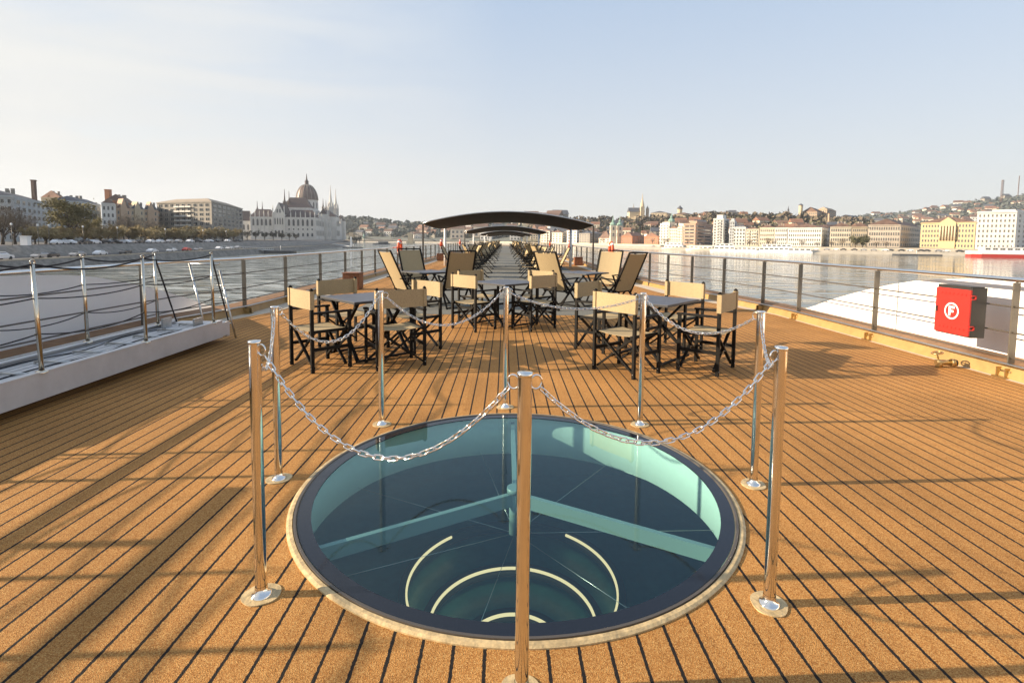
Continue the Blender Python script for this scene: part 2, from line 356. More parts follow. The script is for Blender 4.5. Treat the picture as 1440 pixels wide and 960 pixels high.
for i, (yc, r, lb) in enumerate(((6.45, 1.36, 'largest glowing ring lamp below the round skylight'), (5.76, .98, 'middle-sized glowing ring lamp below the round skylight'), (5.32, .55, 'smallest glowing ring lamp below the round skylight'))):
    e = empty('ring_lamp', (.12, yc, -3.0), label=lb, cat='lamp', group='ring lamps in the lobby')
    b = MB(); b.lathe((0, 0, 0), [(r-.024, 0), (r-.024, .03), (r, .03), (r, 0)], 96)
    if i == 0: keep = [k for k, f in enumerate(b.f) if not (R(52) < math.atan2(b.v[f[0]][1], b.v[f[0]][0]) < R(128))]; b.f = [b.f[k] for k in keep]; b.mi = [0]*len(keep); b.sm = [True]*len(keep)
    b.build('light_strip', 'lamp', e)
    b = MB(); b.lathe((0, 0, 0), [(r+.003, .028), (r+.09, .028), (r+.09, -.12), (r+.003, -.12)], 96); b.build('ring_body', 'ringdk', e)

# ------------------------------------------------------------ stanchions and chains
PH = 1.047; PR = 1.425
posts = [(CX+PR*math.cos(R(a)), CY+PR*math.sin(R(a))) for a in (-90.3, -45.5, .3, 45.3, 92.5, 136, 177.5, 222.5)]
plab = ['nearest steel chain post in front of the round skylight, cut by the bottom edge', 'steel chain post at the near right of the round skylight', 'steel chain post at the far right of the round skylight',
        'steel chain post behind the skylight in front of the right-hand table', 'steel chain post straight behind the round skylight', 'steel chain post behind the skylight in front of the left-hand table',
        'steel chain post at the far left of the round skylight', 'steel chain post at the near left of the round skylight']
b = MB(); b.tube([(0, 0, .01), (0, 0, PH-.012)], .0225, 28, cap=False); pole_me = b.mesh('pole', 'chrome')
b = MB(); b.lathe((0, 0, 0), [(.0225, PH-.014), (.0242, PH-.012), (.0242, PH-.002), (.022, PH), (.0005, PH+.001)], 28); cap_me = b.mesh('cap', 'chrome')
b = MB(); b.lathe((0, 0, 0), [(.0235, .045), (.0245, .020), (.036, .013), (.040, .008), (.041, .003)], 32); fl_me = b.mesh('base_flange', 'chrome')
b = MB(); pts = [(.072*(1+.05*math.sin(2*t+1)+.02*math.sin(5*t))*math.cos(t), .072*(1+.05*math.sin(2*t+1)+.02*math.sin(5*t))*math.sin(t)) for t in [2*math.pi*i/40 for i in range(40)]]
b.prism(pts, .0005, .005); seal_me = b.mesh('sealant_patch', 'cream')
for (x, y), lb in zip(posts, plab):
    e = empty('chain_post', (x, y, 0), random.uniform(0, 6), lb, 'post', 'steel posts round the skylight')
    for n, me in (('pole', pole_me), ('cap', cap_me), ('base_flange', fl_me), ('sealant_patch', seal_me)): inst(n, me, e, (0, 0, 0))
def link_pts(w, l, n=12):
    out = []
    for k in range(n):
        t = 2*math.pi*k/n; cx = (l-w) / 2*(1 if math.cos(t) > 0 else -1); out.append((cx+w/2*math.cos(t), w/2*math.sin(t)))
    return out
sag = [.24, .12, .16, .10, .24, .24, .17, .31]
clab = ['chain between the nearest post and the near right post', 'short foreshortened chain joining the two right posts', 'chain from the far right post to the post before the right-hand table', 'chain drooping before the middle table, right of the centre back post',
        'chain drooping before the middle table, left of the centre back post', 'chain from the far left post to the post before the left-hand table', 'foreshortened chain joining the two left posts', 'chain between the near left post and the nearest post']
for i in range(8):
    A = Vector((*posts[i], PH-.035)); B = Vector((*posts[(i+1) % 8], PH-.035)); d = (B-A); d.z = 0; d.normalize()
    e = empty('chain', A, label='silver link '+clab[i], cat='chain', group='chains round the skylight')
    for P_, s_ in ((A, 1), (B, -1)):
        c = P_+d*s_*.038; b = MB()
        b.tube([c+d*s_*.020*math.cos(t)+Vector((0, 0, .022*math.sin(t)))-A for t in [2*math.pi*k/14 for k in range(14)]], .0032, 7, closed=True); b.build('end_ring', 'chrome', e)
    a2 = A+d*.055+Vector((0, 0, -.022)); b2 = B-d*.055+Vector((0, 0, -.022)); pts = []
    for k in range(401):
        t = k/400; p = a2.lerp(b2, t); p.z -= sag[i]*4*t*(1-t); pts.append(p)
    L_ = [0]
    for p, q in zip(pts, pts[1:]): L_.append(L_[-1]+(q-p).length)
    pitch = .0325; n = int(L_[-1]/pitch); pitch = L_[-1]/n
    b = MB(); j = 0
    for k in range(n):
        s0 = (k+.5)*pitch
        while L_[j] < s0 and j < 399: j += 1
        p = pts[j]-A; tg = (pts[min(j+1, 400)]-pts[j-1]).normalized(); side = tg.cross(Vector((0, 0, 1))).normalized(); u2 = side.cross(tg)
        an = R(45+90*(k % 2)+random.uniform(-12, 12)) ; v_ = side*math.cos(an)+u2*math.sin(an)
        b.tube([p+tg*x+v_*y for x, y in link_pts(.0165, .043)], .0027, 6, closed=True)
    b.build('links', 'chrome', e)

# ------------------------------------------------------------ director chairs
def director_chair():
    t = empty('director_chair', label='x', cat='chair', group='folding director chairs round the tables')
    W, D = .275, .215
    for sx in (-1, 1):
        b = MB(); b.box((sx*W, -D, .45), (.028, .036, .90)); b.lathe((sx*W, -D, .90), [(.016, 0), (.013, .010), (.001, .013)], 8); b.build('leg', 'black', t)
        b = MB(); b.box((sx*W, D, .315), (.028, .036, .63)); b.build('leg', 'black', t)
        b = MB(); b.box((sx*W, .01, .642), (.045, .47, .022)); b.build('armrest', 'black', t)
        b = MB(); b.bar((sx*W, -D, .25), (sx*W, D, .25), .022, .035); b.bar((sx*(W-.03), -D-.02, .435), (sx*(W-.03), D+.02, .435), .024, .03); b.build('side_rail', 'black', t)
        for sy in (-1, 1):
            b = MB(); o = .012*sx
            b.bar((-sx*(W-.012), sy*(D-.03)+o, .045), (sx*(W-.04), sy*(D-.03)+o, .425), .018, .03, up=(0, 1, 0)); cb = b.build('cross_brace', 'black', t)
    for sy in (-1, 1):
        b = MB(); b.tube([(0, sy*(D-.03)-.024, .235), (0, sy*(D-.03)+.024, .235)], .006, 8); b.build('bolt', 'steel', t)
        for sx in (-1, 1): b = MB(); b.tube([(sx*W, sy*D-.021, .05), (sx*W, sy*D+.021, .05)], .006, 8); b.build('bolt', 'steel', t)
    b = MB(); n = 8
    for i in range(n):
        xa, xb = -W+.02+(2*W-.04)*i/n, -W+.02+(2*W-.04)*(i+1)/n
        za, zb = .452-.022*(1-(xa/W)**2), .452-.022*(1-(xb/W)**2)
        b.add([(xa, -D+.01, za), (xb, -D+.01, zb), (xb, D, zb), (xa, D, za), (xa, -D+.01, za-.004), (xb, -D+.01, zb-.004), (xb, D, zb-.004), (xa, D, za-.004)], [(0, 1, 2, 3), (7, 6, 5, 4), (0, 4, 5, 1), (2, 6, 7, 3)])
    b.build('seat', 'fab', t)
    b = MB(); z0, z1 = .685, .883; yb = -D
    prof = []
    # sleeve wraps the two rear posts, single cloth between them sagging back a little
    for sgn in (-1, 1):
        xc = sgn*W; pts = [(xc+a*.0195, yb+c*.0235) for a, c in ((-1, -1), (1, -1), (1, 1), (-1, 1))]
        b.add([(x, y, z0) for x, y in pts]+[(x, y, z1) for x, y in pts], [(0, 1, 5, 4), (1, 2, 6, 5), (2, 3, 7, 6), (3, 0, 4, 7)])
    for i in range(n):
        xa, xb = -W+.0195+(2*W-.039)*i/n, -W+.0195+(2*W-.039)*(i+1)/n
        ya, yb_ = yb-.01-.018*(1-(xa/W)**2), yb-.01-.018*(1-(xb/W)**2)
        b.add([(xa, ya, z0), (xb, yb_, z0), (xb, yb_, z1), (xa, ya, z1), (xa, ya+.003, z0), (xb, yb_+.003, z0), (xb, yb_+.003, z1), (xa, ya+.003, z1)], [(0, 1, 2, 3), (7, 6, 5, 4), (3, 2, 6, 7), (4, 5, 1, 0)])
    b.build('backrest', 'fab', t)
    return t
DCH = director_chair(); first = [True]
# two rear post positions (left seen from behind, right) taken as floor points
chairs = [((-2.42, 5.88), (-2.07, 5.52), 'tan director chair leftmost of all, its lit back toward the camera'),
          ((-1.39, 5.62), (-.92, 5.90), 'tan director chair with shaded back, nearest right of the left-hand table'),
          ((-2.10, 7.27), (-2.46, 6.85), 'tan director chair behind the left-hand table at its far left corner'),
          ((-.86, 6.80), (-1.25, 7.15), 'tan director chair behind the left-hand table at its far right corner'),
          ((1.0, 5.78), (1.36, 5.32), 'tan director chair with bright back, nearest left of the right-hand table'),
          ((2.27, 5.45), (2.65, 5.90), 'tan director chair rightmost of all, turned in to the right-hand table'),
          ((1.33, 7.25), (.95, 6.85), 'shaded tan director chair behind the right-hand table at its far left corner'),
          ((2.65, 6.85), (2.27, 7.30), 'tan director chair behind the right-hand table at its far right corner'),
          ((-.85, 8.40), (-.46, 8.02), 'tan director chair with lit back, near left of the middle table'),
          ((.42, 8.12), (.81, 8.46), 'brown shaded director chair, near right of the middle table'),
          ((-.42, 9.60), (-.83, 9.2), 'brown shaded director chair behind the middle table on its left'),
          ((.85, 9.25), (.45, 9.62), 'pale lit director chair behind the middle table on its right')]
for L_, R_, lb in chairs:
    L_, R_ = Vector(L_), Vector(R_); d = (R_-L_).normalized(); f = Vector((-d.y, d.x)); c = (L_+R_)/2+f*.215; rz = math.atan2(d.y, d.x)
    if first[0]: DCH.location = (*c, 0); DCH.rotation_euler.z = rz; DCH['label'] = lb; first[0] = False
    else: copy_tree(DCH, (*c, 0), rz, lb)

# ------------------------------------------------------------ tables
def folding_table():
    t = empty('folding_table', label='x', cat='table', group='square folding tables on the deck'); S = .85
    b = MB(); b.box((0, 0, .726), (S, S, .008)); b.build('tabletop', 'table', t)
    b = MB(); b.box((0, 0, .712), (S+.006, S+.006, .019)); b.build('top_edge', 'tedge', t)
    for sx in (-1, 1):
        for s2 in (-1, 1):
            b = MB(); b.bar((sx*.33+.015*s2*sx, -s2*.34, .02), (sx*.33+.015*s2*sx, s2*.30, .70), .022, .042, up=(1, 0, 0)); b.build('leg', 'black', t)
    for y in (-.34, .34): b = MB(); b.bar((-.36, y, .03), (.36, y, .03), .035, .022); b.build('foot_bar', 'black', t)
    for y in (-.30, .30): b = MB(); b.bar((-.36, y, .695), (.36, y, .695), .035, .018); b.build('top_bar', 'black', t)
    b = MB(); b.bar((-.32, 0, .36), (.32, 0, .36), .02, .03); b.build('stretcher', 'black', t)
    return t
TB = folding_table(); TB.location = (-1.68, 6.42, 0); TB.rotation_euler.z = R(44); TB['label'] = 'square grey folding table nearest on the left, behind the skylight'
copy_tree(TB, (1.80, 6.36, 0), R(47), 'square grey folding table nearest on the right, behind the skylight')
copy_tree(TB, (.0, 8.82, 0), R(45), 'square grey folding table in the middle at the edge of the grey carpet')
copy_tree(TB, (-1.72, 11.5, 0), R(45), 'square grey folding table among high-backed chairs on the left')
copy_tree(TB, (1.72, 11.6, 0), R(45), 'square grey folding table among high-backed chairs on the right')

# ------------------------------------------------------------ high-backed recliners
def recliner():
    t = empty('recliner_chair', label='x', cat='chair', group='high-backed folding recliners on the carpet'); W = .285
    S0 = Vector((0, -.12, .40)); T0 = Vector((0, -.50, 1.20))
    for sx in (-1, 1):
        o = Vector((sx*W, 0, 0))
        b = MB(); b.bar(S0+o+Vector((0, .03, -.06)), T0+o, .026, .036, up=(1, 0, 0)); b.build('back_frame', 'black', t)
        b = MB(); b.bar((sx*(W-.03), -.16, .395), (sx*(W-.03), .34, .43), .024, .03); b.build('seat_frame', 'black', t)
        b = MB(); b.bar((sx*(W+.02), -.30, .635), (sx*(W+.02), .30, .65), .045, .022); b.build('armrest', 'black', t)
        b = MB(); b.bar((sx*(W+.02), -.42, .0), (sx*(W+.02), .27, .64), .022, .036, up=(1, 0, 0)); b.build('leg', 'black', t)
        b = MB(); b.bar((sx*(W-.005), .40, .0), (sx*(W-.005), -.24, .63), .022, .036, up=(1, 0, 0)); b.build('leg', 'black', t)
    for y, z in ((-.40, .03), (.38, .03), (0.0, .36)): b = MB(); b.bar((-W-.02, y, z), (W+.02, y, z), .02, .028); b.build('stretcher', 'black', t)
    b = MB(); b.bar(T0-Vector((W, 0, 0)), T0+Vector((W, 0, 0)), .03, .03); b.build('top_rail', 'black', t)
    b = MB(); n = 6
    for i in range(n):
        xa, xb = -W+.02+(2*W-.04)*i/n, -W+.02+(2*W-.04)*(i+1)/n
        f = lambda x: .02*(1-(x/W)**2)
        nn = Vector((0, -.9, -.43))
        a, c = S0.copy(), T0-Vector((0, -.012, .025))
        p = [Vector((xa, a.y, a.z))+nn*f(xa), Vector((xb, a.y, a.z))+nn*f(xb), Vector((xb, c.y, c.z))+nn*f(xb), Vector((xa, c.y, c.z))+nn*f(xa)]
        b.add(p+[q+Vector((0, .004, 0)) for q in p], [(0, 1, 2, 3), (7, 6, 5, 4), (3, 2, 6, 7), (4, 5, 1, 0)])
    b.build('backrest', 'fab', t)
    b = MB(); b.add([(-W+.03, -.14, .412), (W-.03, -.14, .412), (W-.03, .34, .445), (-W+.03, .34, .445), (-W+.03, -.14, .406), (W-.03, -.14, .406), (W-.03, .34, .439), (-W+.03, .34, .439)], [(0, 1, 2, 3), (7, 6, 5, 4), (0, 4, 5, 1), (2, 6, 7, 3), (1, 5, 6, 2), (3, 7, 4, 0)])
    b.build('seat', 'fab', t)
    return t
RC_ = recliner(); RC_.location = (-2.08, 10.95, 0); RC_.rotation_euler.z = R(-52); RC_['label'] = 'high-backed recliner with lit tan back, near left of the left carpet table'
for x, y, a, lb in ((-2.02, 12.1, 215, 'high-backed recliner with shaded back, leftmost behind the left carpet table'), (-1.06, 11.1, 22, 'high-backed recliner with dark back and pale top rail, right of the left carpet table'),
                    (1.13, 11.0, -42, 'high-backed recliner with bright tan back, left of the right carpet table'), (2.40, 10.95, 38, 'high-backed recliner with dark leaning back, near right of the right carpet table'),
                    (2.33, 12.2, 150, 'high-backed recliner with lit tan back behind the dark leaning one')):
    copy_tree(RC_, (x, y, 0), R(a), lb)
# rows down the aisle
row = 0; yy = 17.2; ordw = ['first', 'second', 'third', 'fourth', 'fifth', 'sixth', 'seventh', 'eighth', 'ninth', 'tenth', 'eleventh', 'twelfth', 'thirteenth', 'fourteenth', 'fifteenth', 'sixteenth', 'seventeenth', 'eighteenth', 'nineteenth', 'twentieth']
while row < 20:
    for sg, side in ((-1, 'left'), (1, 'right')):
        for k, (dx, wh) in enumerate(((1.0, 'beside the aisle'), (1.62, 'away from the aisle'))):
            a = (-90 if sg < 0 else 90)+random.uniform(-24, 24)+(180 if k and row % 3 else 0)
            copy_tree(RC_, (sg*(dx+random.uniform(-.05, .1))+.03, yy+random.uniform(-.2, .2)+.3*k, 0), R(a), f'tan recliner {wh}, {ordw[row]} row from the front, {dict(left="domed palace", right="red box")[side]} side')
    row += 1; yy += 2.1+row*.22
    if row in (4, 8, 13):
        for sg, side in ((-1, 'left'), (1, 'right')): copy_tree(TB, (sg*2.45, yy-1.0, 0), R(45), f'small far folding table after the {ordw[row-1]} recliner row, {dict(left="domed palace", right="red box")[side]} side')

# ------------------------------------------------------------ canopies
def canopy():
    t = empty('canopy', label='x', cat='canopy', group='arched shade canopies over the aisle')
    for sx in (-1, 1):
        b = MB(); b.box((sx*4.0, 0, 1.06), (.07, .07, 2.12)); b.build('pole', 'bronze', t)
        b = MB(); b.tube([(sx*3.36, 3.4, 0), (sx*3.36, 3.4, 2.0)], .07, 14); b.build('pole', 'white', t)
    n = 24; top = []; 
    def front(t_): return (-4.0+8*t_, 0, 2.13+.58*math.sin(math.pi*t_)**.85)
    def back(t_): return (-3.36+6.72*t_, 3.4, 2.0+.36*math.sin(math.pi*t_)**.85)
    b = MB(); m_ = 6; vs = []
    for j in range(m_+1):
        s_ = j/m_
        for i in range(n+1):
            t_ = i/n; p = Vector(front(t_)).lerp(Vector(back(t_)), s_); p.z -= .07*math.sin(math.pi*s_); vs.append(p)
    k = n+1; fs = [(j*k+i, j*k+i+1, (j+1)*k+i+1, (j+1)*k+i) for j in range(m_) for i in range(n)]
    b.add(vs, fs, sm=True); b.add([v-Vector((0, 0, .012)) for v in vs], [f[::-1] for f in fs], sm=True); b.build('canvas', 'canvas', t)
    b = MB(); b.tube([Vector(front(i/n))+Vector((0, 0, .03)) for i in range(n+1)], .03, 8); b.build('front_arch', 'steel', t)
    b = MB(); b.tube([Vector(back(i/n))+Vector((0, 0, -.005)) for i in range(n+1)], .03, 8); b.build('rear_arch', 'steel', t)
    return t
CN = canopy(); CN.location = (.13, 24.5, 0); CN['label'] = 'nearest and largest dark arched canopy over the aisle'
for y, lb in ((50.5, 'second dark arched canopy seen under the nearest one'), (80, 'third dark arched canopy, small beyond the second'), (108, 'farthest and smallest dark arched canopy down the deck')): copy_tree(CN, (.05, y, 0), 0, lb)

# ------------------------------------------------------------ railings
RRT = [(-3, 5.5), (9.8, 5.5), (11.0, 5.4), (12.4, 5.2), (13.7, 4.95), (15.1, 4.75), (16.5, 4.6), (18, 4.5), (20, 4.45), (122, 4.45)]
RLT = [(-3, -5.28), (8.3, -5.28), (9.84, -4.93), (11.6, -4.9), (122, -4.9)]
def railing(tab, sg, label, postys, topz):
    t = empty('ship_railing', (0, 0, 0), label=label, cat='railing', group='railings along the deck edge')
    ks = sorted(set([y for y, _ in tab]+[1, 3, 5, 7, 30, 60]))
    line = [(interp(tab, y), y) for y in ks if y >= -3]
    b = MB(); b.tube([(x, y, topz) for x, y in line], .025, 14); b.build('handrail', 'chrome', t)
    for z in (.77, .49, .27 if sg < 0 else .215):
        b = MB(); b.tube([(x, y, z) for x, y in line], .0095, 8); b.build('rail_wire', 'bronze', t)
    b = MB(); b.tube([(x-sg*.06, y, .15) for x, y in line], .014, 8); b.build('lower_tube', 'steel', t)
    pb = MB(); pb.box((0, 0, (topz-.03)/2), (.072, .016, topz-.03)); pb.lathe((0, 0, topz-.035), [(.012, 0), (.010, .03)], 8); pm = pb.mesh('rail_post', 'post')
    fb = MB()
    for s_ in (-1, 1): fb.box((-sg*.05, s_*.05, .06), (.11, .012, .10))
    fb.box((-sg*.055, 0, .008), (.15, .16, .014)); fb.tube([(-sg*.06, -.08, .07), (-sg*.06, .08, .07)], .011, 8); fm = fb.mesh('post_bracket', 'brass')
    for y in postys:
        x = interp(tab, y); o = inst('rail_post', pm, t, (x, y, 0))
        if y < 14: inst('post_bracket', fm, o, (-sg*.0, 0, .0))
    return t
pr = [1.3, 3.4, 5.5, 7.6, 9.6, 10.8, 12.3, 13.7, 15.1, 16.5, 18]; y = 20
while y < 121: pr.append(y); y += 2.1 if y < 60 else 3
pl = [1.2, 3.2, 5.2, 7.6, 9.84, 11.63, 13.81, 15.96, 17.8, 19.6]; y = 21.6
while y < 121: pl.append(y); y += 2.1 if y < 60 else 3
railing(RRT, 1, 'long sunlit steel railing with wires that carries the red fire hose box', pr, 1.065)
railing(RLT, -1, 'long steel railing with wires behind the stowed gangway', pl, 1.045)

# ------------------------------------------------------------ wing bulwarks
def bulwark(sg, X, prof, label):
    b = MB(); n = len(prof); th = .25*sg
    vs = [(X, y, .12) for y, _ in prof]+[(X, y, z) for y, z in prof]+[(X+th, y, .12) for y, _ in prof]+[(X+th, y, z-.03) for y, z in prof]
    fs = []
    for i in range(n-1):
        fs += [(i, i+1, n+i+1, n+i), (2*n+i, 2*n+i+1, 3*n+i+1, 3*n+i)[::-1], (n+i, n+i+1, 3*n+i+1, 3*n+i)]
    fs += [(0, n, 3*n, 2*n)]
    if sg < 0: fs = [f[::-1] for f in fs]
    b.add(vs, fs)
    return tag(b.build('curved_bulwark', 'white'), label, 'bulwark', 'curved white bulwarks beside the deck')
arc = lambda y0, y1, h: [(y0+(y1-y0)*i/24, .13+(h-.13)*math.sqrt(max(0, 1-(i/24)**2.1))) for i in range(25)]
def smooth(pts, n=4):
    o = []
    for i in range(len(pts)-1):
        p0, p1, p2, p3 = pts[max(i-1, 0)], pts[i], pts[i+1], pts[min(i+2, len(pts)-1)]
        for k in range(n):
            t = k/n; o.append((p1[0]+(p2[0]-p1[0])*t, .5*(2*p1[1]+(p2[1]-p0[1])*t+(2*p0[1]-5*p1[1]+4*p2[1]-p3[1])*t*t+(3*p1[1]-p0[1]-3*p2[1]+p3[1])*t**3)))
    return o+[pts[-1]]
bulwark(1, 5.84, smooth([(-3, 1.08), (1.5, 1.075), (4, 1.07), (5.3, 1.055), (6.2, 1.02), (6.9, .966), (7.5, .875), (8.35, .672), (9.2, .42), (10.1, .135)]), 'curved white bulwark brightly lit behind the red fire hose box')
bulwark(-1, -5.56, [(2.95, .13), (3.0, .6), (3.15, .85), (3.4, .97)]+smooth([(4.6, 1.0), (5.7, .995), (6.2, .975), (6.8, .93), (7.41, .82), (8.45, .573), (9.2, .35), (9.9, .135)]), 'curved white bulwark in shade behind the stowed gangway')
# unseen pole added left of the frame to cast the deck's shadow band
b = MB(); b.tube([(-5.28, -2.5, 1.29), (-5.28, 2.75, 1.33)], .034, 12); b.tube([(-5.28, 2.2, .1), (-5.28, 2.2, 1.29)], .03, 8); b.tube([(-5.28, .0, .1), (-5.28, .0, 1.29)], .03, 8)
tag(b.build('shadow_pole', 'canvas'), 'unseen dark pole added above the left rail to cast a shadow band', 'shadow caster')

# ------------------------------------------------------------ gangway
gw = empty('gangway', (-4.17, 0, 0), label='aluminium gangway with roped stanchions stowed beside the shaded bulwark', cat='gangway')
GY0, GY1 = -.6, 7.05
b = MB(); b.box((.315, (GY0+GY1)/2, .20), (.03, GY1-GY0, .22)); b.box((.30, (GY0+GY1)/2, .315), (.07, GY1-GY0, .012)); b.build('side_beam', 'alu', gw)
b = MB(); b.box((-.315, (GY0+GY1)/2, .20), (.03, GY1-GY0, .22)); b.box((-.30, (GY0+GY1)/2, .315), (.07, GY1-GY0, .012)); b.build('side_beam', 'alu', gw)
b = MB()
for i in range(12): b.box((-.26+.0475*i, (GY0+GY1)/2, .268), (.036, GY1-GY0-.02, .02 if i % 2 else .026))
b.build('walkway', 'alu', gw)
y = .1
cm = MB(); cm.tube([(-.16, 0, .30), (.16, .0, .30)], .011, 8); 
for s_ in (-1, 1): cm.tube([(s_*.16, 0, .27), (s_*.16, 0, .30)], .010, 8)
cme = cm.mesh('foot_cleat', 'galv')
while y < 6.9: inst('foot_cleat', cme, gw, (.05, y, 0)); y += .42
b = MB(); b.box((0, GY1+.09, .19), (.66, .18, .18)); b.box((0, GY1+.2, .12), (.60, .06, .10)); b.build('end_plate', 'alu', gw)
for s_ in (-1, 1):
    b = MB(); b.prism([(s_*.2-.012, 6.62), (s_*.2+.012, 6.62), (s_*.2+.012, 6.80), (s_*.2-.012, 6.80)], .28, .40); b.build('lifting_lug', 'galv', gw)
stn = []
for sx, ysl in ((.315, (.2, 1.6, 2.95, 4.31, 5.57, 6.87)), (-.29, (.6, 2.0, 3.3, 4.45, 5.55, 6.68))):
    tops = []
    for y in ysl:
        lean = Vector((-.015 if sx > 0 else -.01, random.uniform(-.02, .02), 0))
        p = Vector((sx, y, .31)); q = p+lean+Vector((0, 0, .90))
        b = MB(); b.tube([p, q], [.019, .015], 12)
        b.lathe(p, [(.045, .0), (.045, .012), (.022, .02)], 12)
        b.tube([q+Vector((.0, .022*math.cos(a), .018+.022*math.sin(a))) for a in [2*math.pi*k/12 for k in range(12)]], .0055, 6, closed=True)
        for z in (.32, .62): b.tube([p.lerp(q, z/.9)+Vector((-.018, -.012, 0)), p.lerp(q, z/.9)+Vector((-.018, .012, 0))], .008, 6)
        b.build('stanchion', 'satin', gw); tops.append((p, q))
    stn.append(tops)
for tops in stn:
    for f, sg_ in ((1.0, .07), (.69, .035), (.36, .05)):
        b = MB(); pts = []
        for (p, q), (p2, q2) in zip(tops, tops[1:]):
            a, c = p.lerp(q, f), p2.lerp(q2, f); s2 = sg_*random.uniform(.6, 1.3)
            for k in range(10): t = k/10; v = a.lerp(c, t); v.z -= s2*4*t*(1-t); pts.append(v)
        pts.append(tops[-1][0].lerp(tops[-1][1], f)); b.tube(pts, .0085 if f > .9 else .006, 6); b.build('rope', 'rope', gw)
for (p, q), dy in ((stn[1][-1], .33), (stn[0][-1], .30)):
    b = MB(); e = Vector((p.x+.03, p.y+dy, .30)); mid = q.lerp(e, .78)
    b.bar(q, mid, .022, .006); b.tube([mid, e], .009, 6); b.build('lashing_strap', 'rope', gw)
for i in range(2):
    pts = []
    for k in range(30): pts.append((-.18+.3*i+.05*math.sin(k*.9+i), .5+k*.21, .287+.006*math.sin(k)))
    b = MB(); b.tube(pts, .006, 6); b.build('rope', 'rope', gw)
# little ladder frame at the end of the gangway
ld = empty('boarding_ladder', (-4.1, 7.3, 0), label='short tubular steel ladder leaning at the forward end of the gangway', cat='ladder')
for x, dx in ((-.42, .30), (.02, .26)):
    b = MB(); b.tube([(x-.10, .35, 1.06-.1*(x > 0)), (x+dx, .05, .02)], .014, 10); b.build('ladder_side', 'steel', ld)
b = MB(); b.tube([(-.52, .35, 1.05), (-.08, .35, 1.05)], .014, 10); b.build('top_bar', 'steel', ld)
for k in range(4):
    b = MB(); t = .3+.17*k; x = -.08+.36*t; b.tube([(x, .35-.3*t, 1.05-1.03*t), (x-.16, .45-.3*t, 1.05-1.03*t)], .010, 8); b.build('rung', 'steel', ld)

# ------------------------------------------------------------ red box
BX, BY0, BY1, BZ0, BZ1 = 5.27, 5.79, 6.26, .375, .947
rb = empty('fire_hose_box', (BX, (BY0+BY1)/2, BZ0), label='red fire hose box marked with a circled white F, hung on the railing', cat='fire box')
hy = (BY1-BY0)/2; hh = BZ1-BZ0
b = MB(); b.box((.105, 0, hh/2), (.17, 2*hy, hh)); b.box((.09, 0, hh+.006), (.16, 2*hy-.03, .012)); b.build('case', 'dkbox', rb)
b = MB(); b.box((.01, 0, hh/2-.005), (.022, 2*hy-.006, hh-.045))
for z in (.085, hh-.085):
    for k in range(7): b.lathe((-.001, 0, 0), [(0, 0)], 3) if False else b.box((-.002, -.165+.055*k, z), (.006, .034, .022), 0)
b.build('door', 'red', rb)
b = MB()
for z in (.07, hh-.15):
    b = MB(); b.box((.03, -hy-.006, z+.02), (.06, .012, .012)); b.box((.03, -hy-.006, z+.06), (.06, .012, .012)); b.box((.055, -hy-.006, z+.04), (.012, .012, .052)); b.build('hinge', 'red', rb)
b = MB(); n = 40; rO, rI = .098, .080
vs = []; zc = hh/2-.005; xf = -.003
for r in (rO, rI):
    for k in range(n): vs.append((xf, r*math.cos(2*math.pi*k/n), zc+r*math.sin(2*math.pi*k/n)))
b.add(vs, [(k, n+k, n+(k+1) % n, (k+1) % n) for k in range(n)])
def slab(y0_, y1_, z0_, z1_): b.quad((xf, y1_, z0_), (xf, y0_, z0_), (xf, y0_, z1_), (xf, y1_, z1_))
slab(.012, .042, zc-.058, zc+.058); slab(-.040, .012, zc+.030, zc+.058); slab(-.028, .012, zc-.016, zc+.010)
b.build('emblem', 'white', rb)
b = MB(); b.box((-.004, hy-.03, hh/2), (.014, .022, .07)); b.box((-.010, hy-.03, hh/2+.02), (.010, .012, .03)); b.build('latch', 'dkbox', rb)
# hydrant valve
hv = empty('fire_hydrant_valve', (5.12, 5.95, 0), label='small brass and white hydrant valve with handwheel on the deck by the kerb', cat='valve')
b = MB(); b.tube([(-.02, 0, .0), (-.02, 0, .07)], .035, 12); b.tube([(-.06, 0, .06), (.10, -.02, .06)], .032, 12); b.tube([(.10, -.02, .06), (.14, -.03, .06)], .045, 12); b.build('body', 'brass', hv)
b = MB(); b.tube([(-.03, 0, .08), (-.05, 0, .17)], .009, 8)
b.tube([Vector((-.05, 0, .17))+Vector((.055*math.cos(a), .055*math.sin(a), .01*math.cos(a))) for a in [2*math.pi*k/20 for k in range(20)]], .008, 8, closed=True)
b.bar((-.10, 0, .17), (0, 0, .17), .008); b.bar((-.05, -.05, .17), (-.05, .05, .17), .008); b.build('handwheel', 'brass', hv)
b = MB(); b.tube([(.143, -.03, .06), (.16, -.035, .06)], .036, 12); b.build('outlet', 'dkbox', hv)

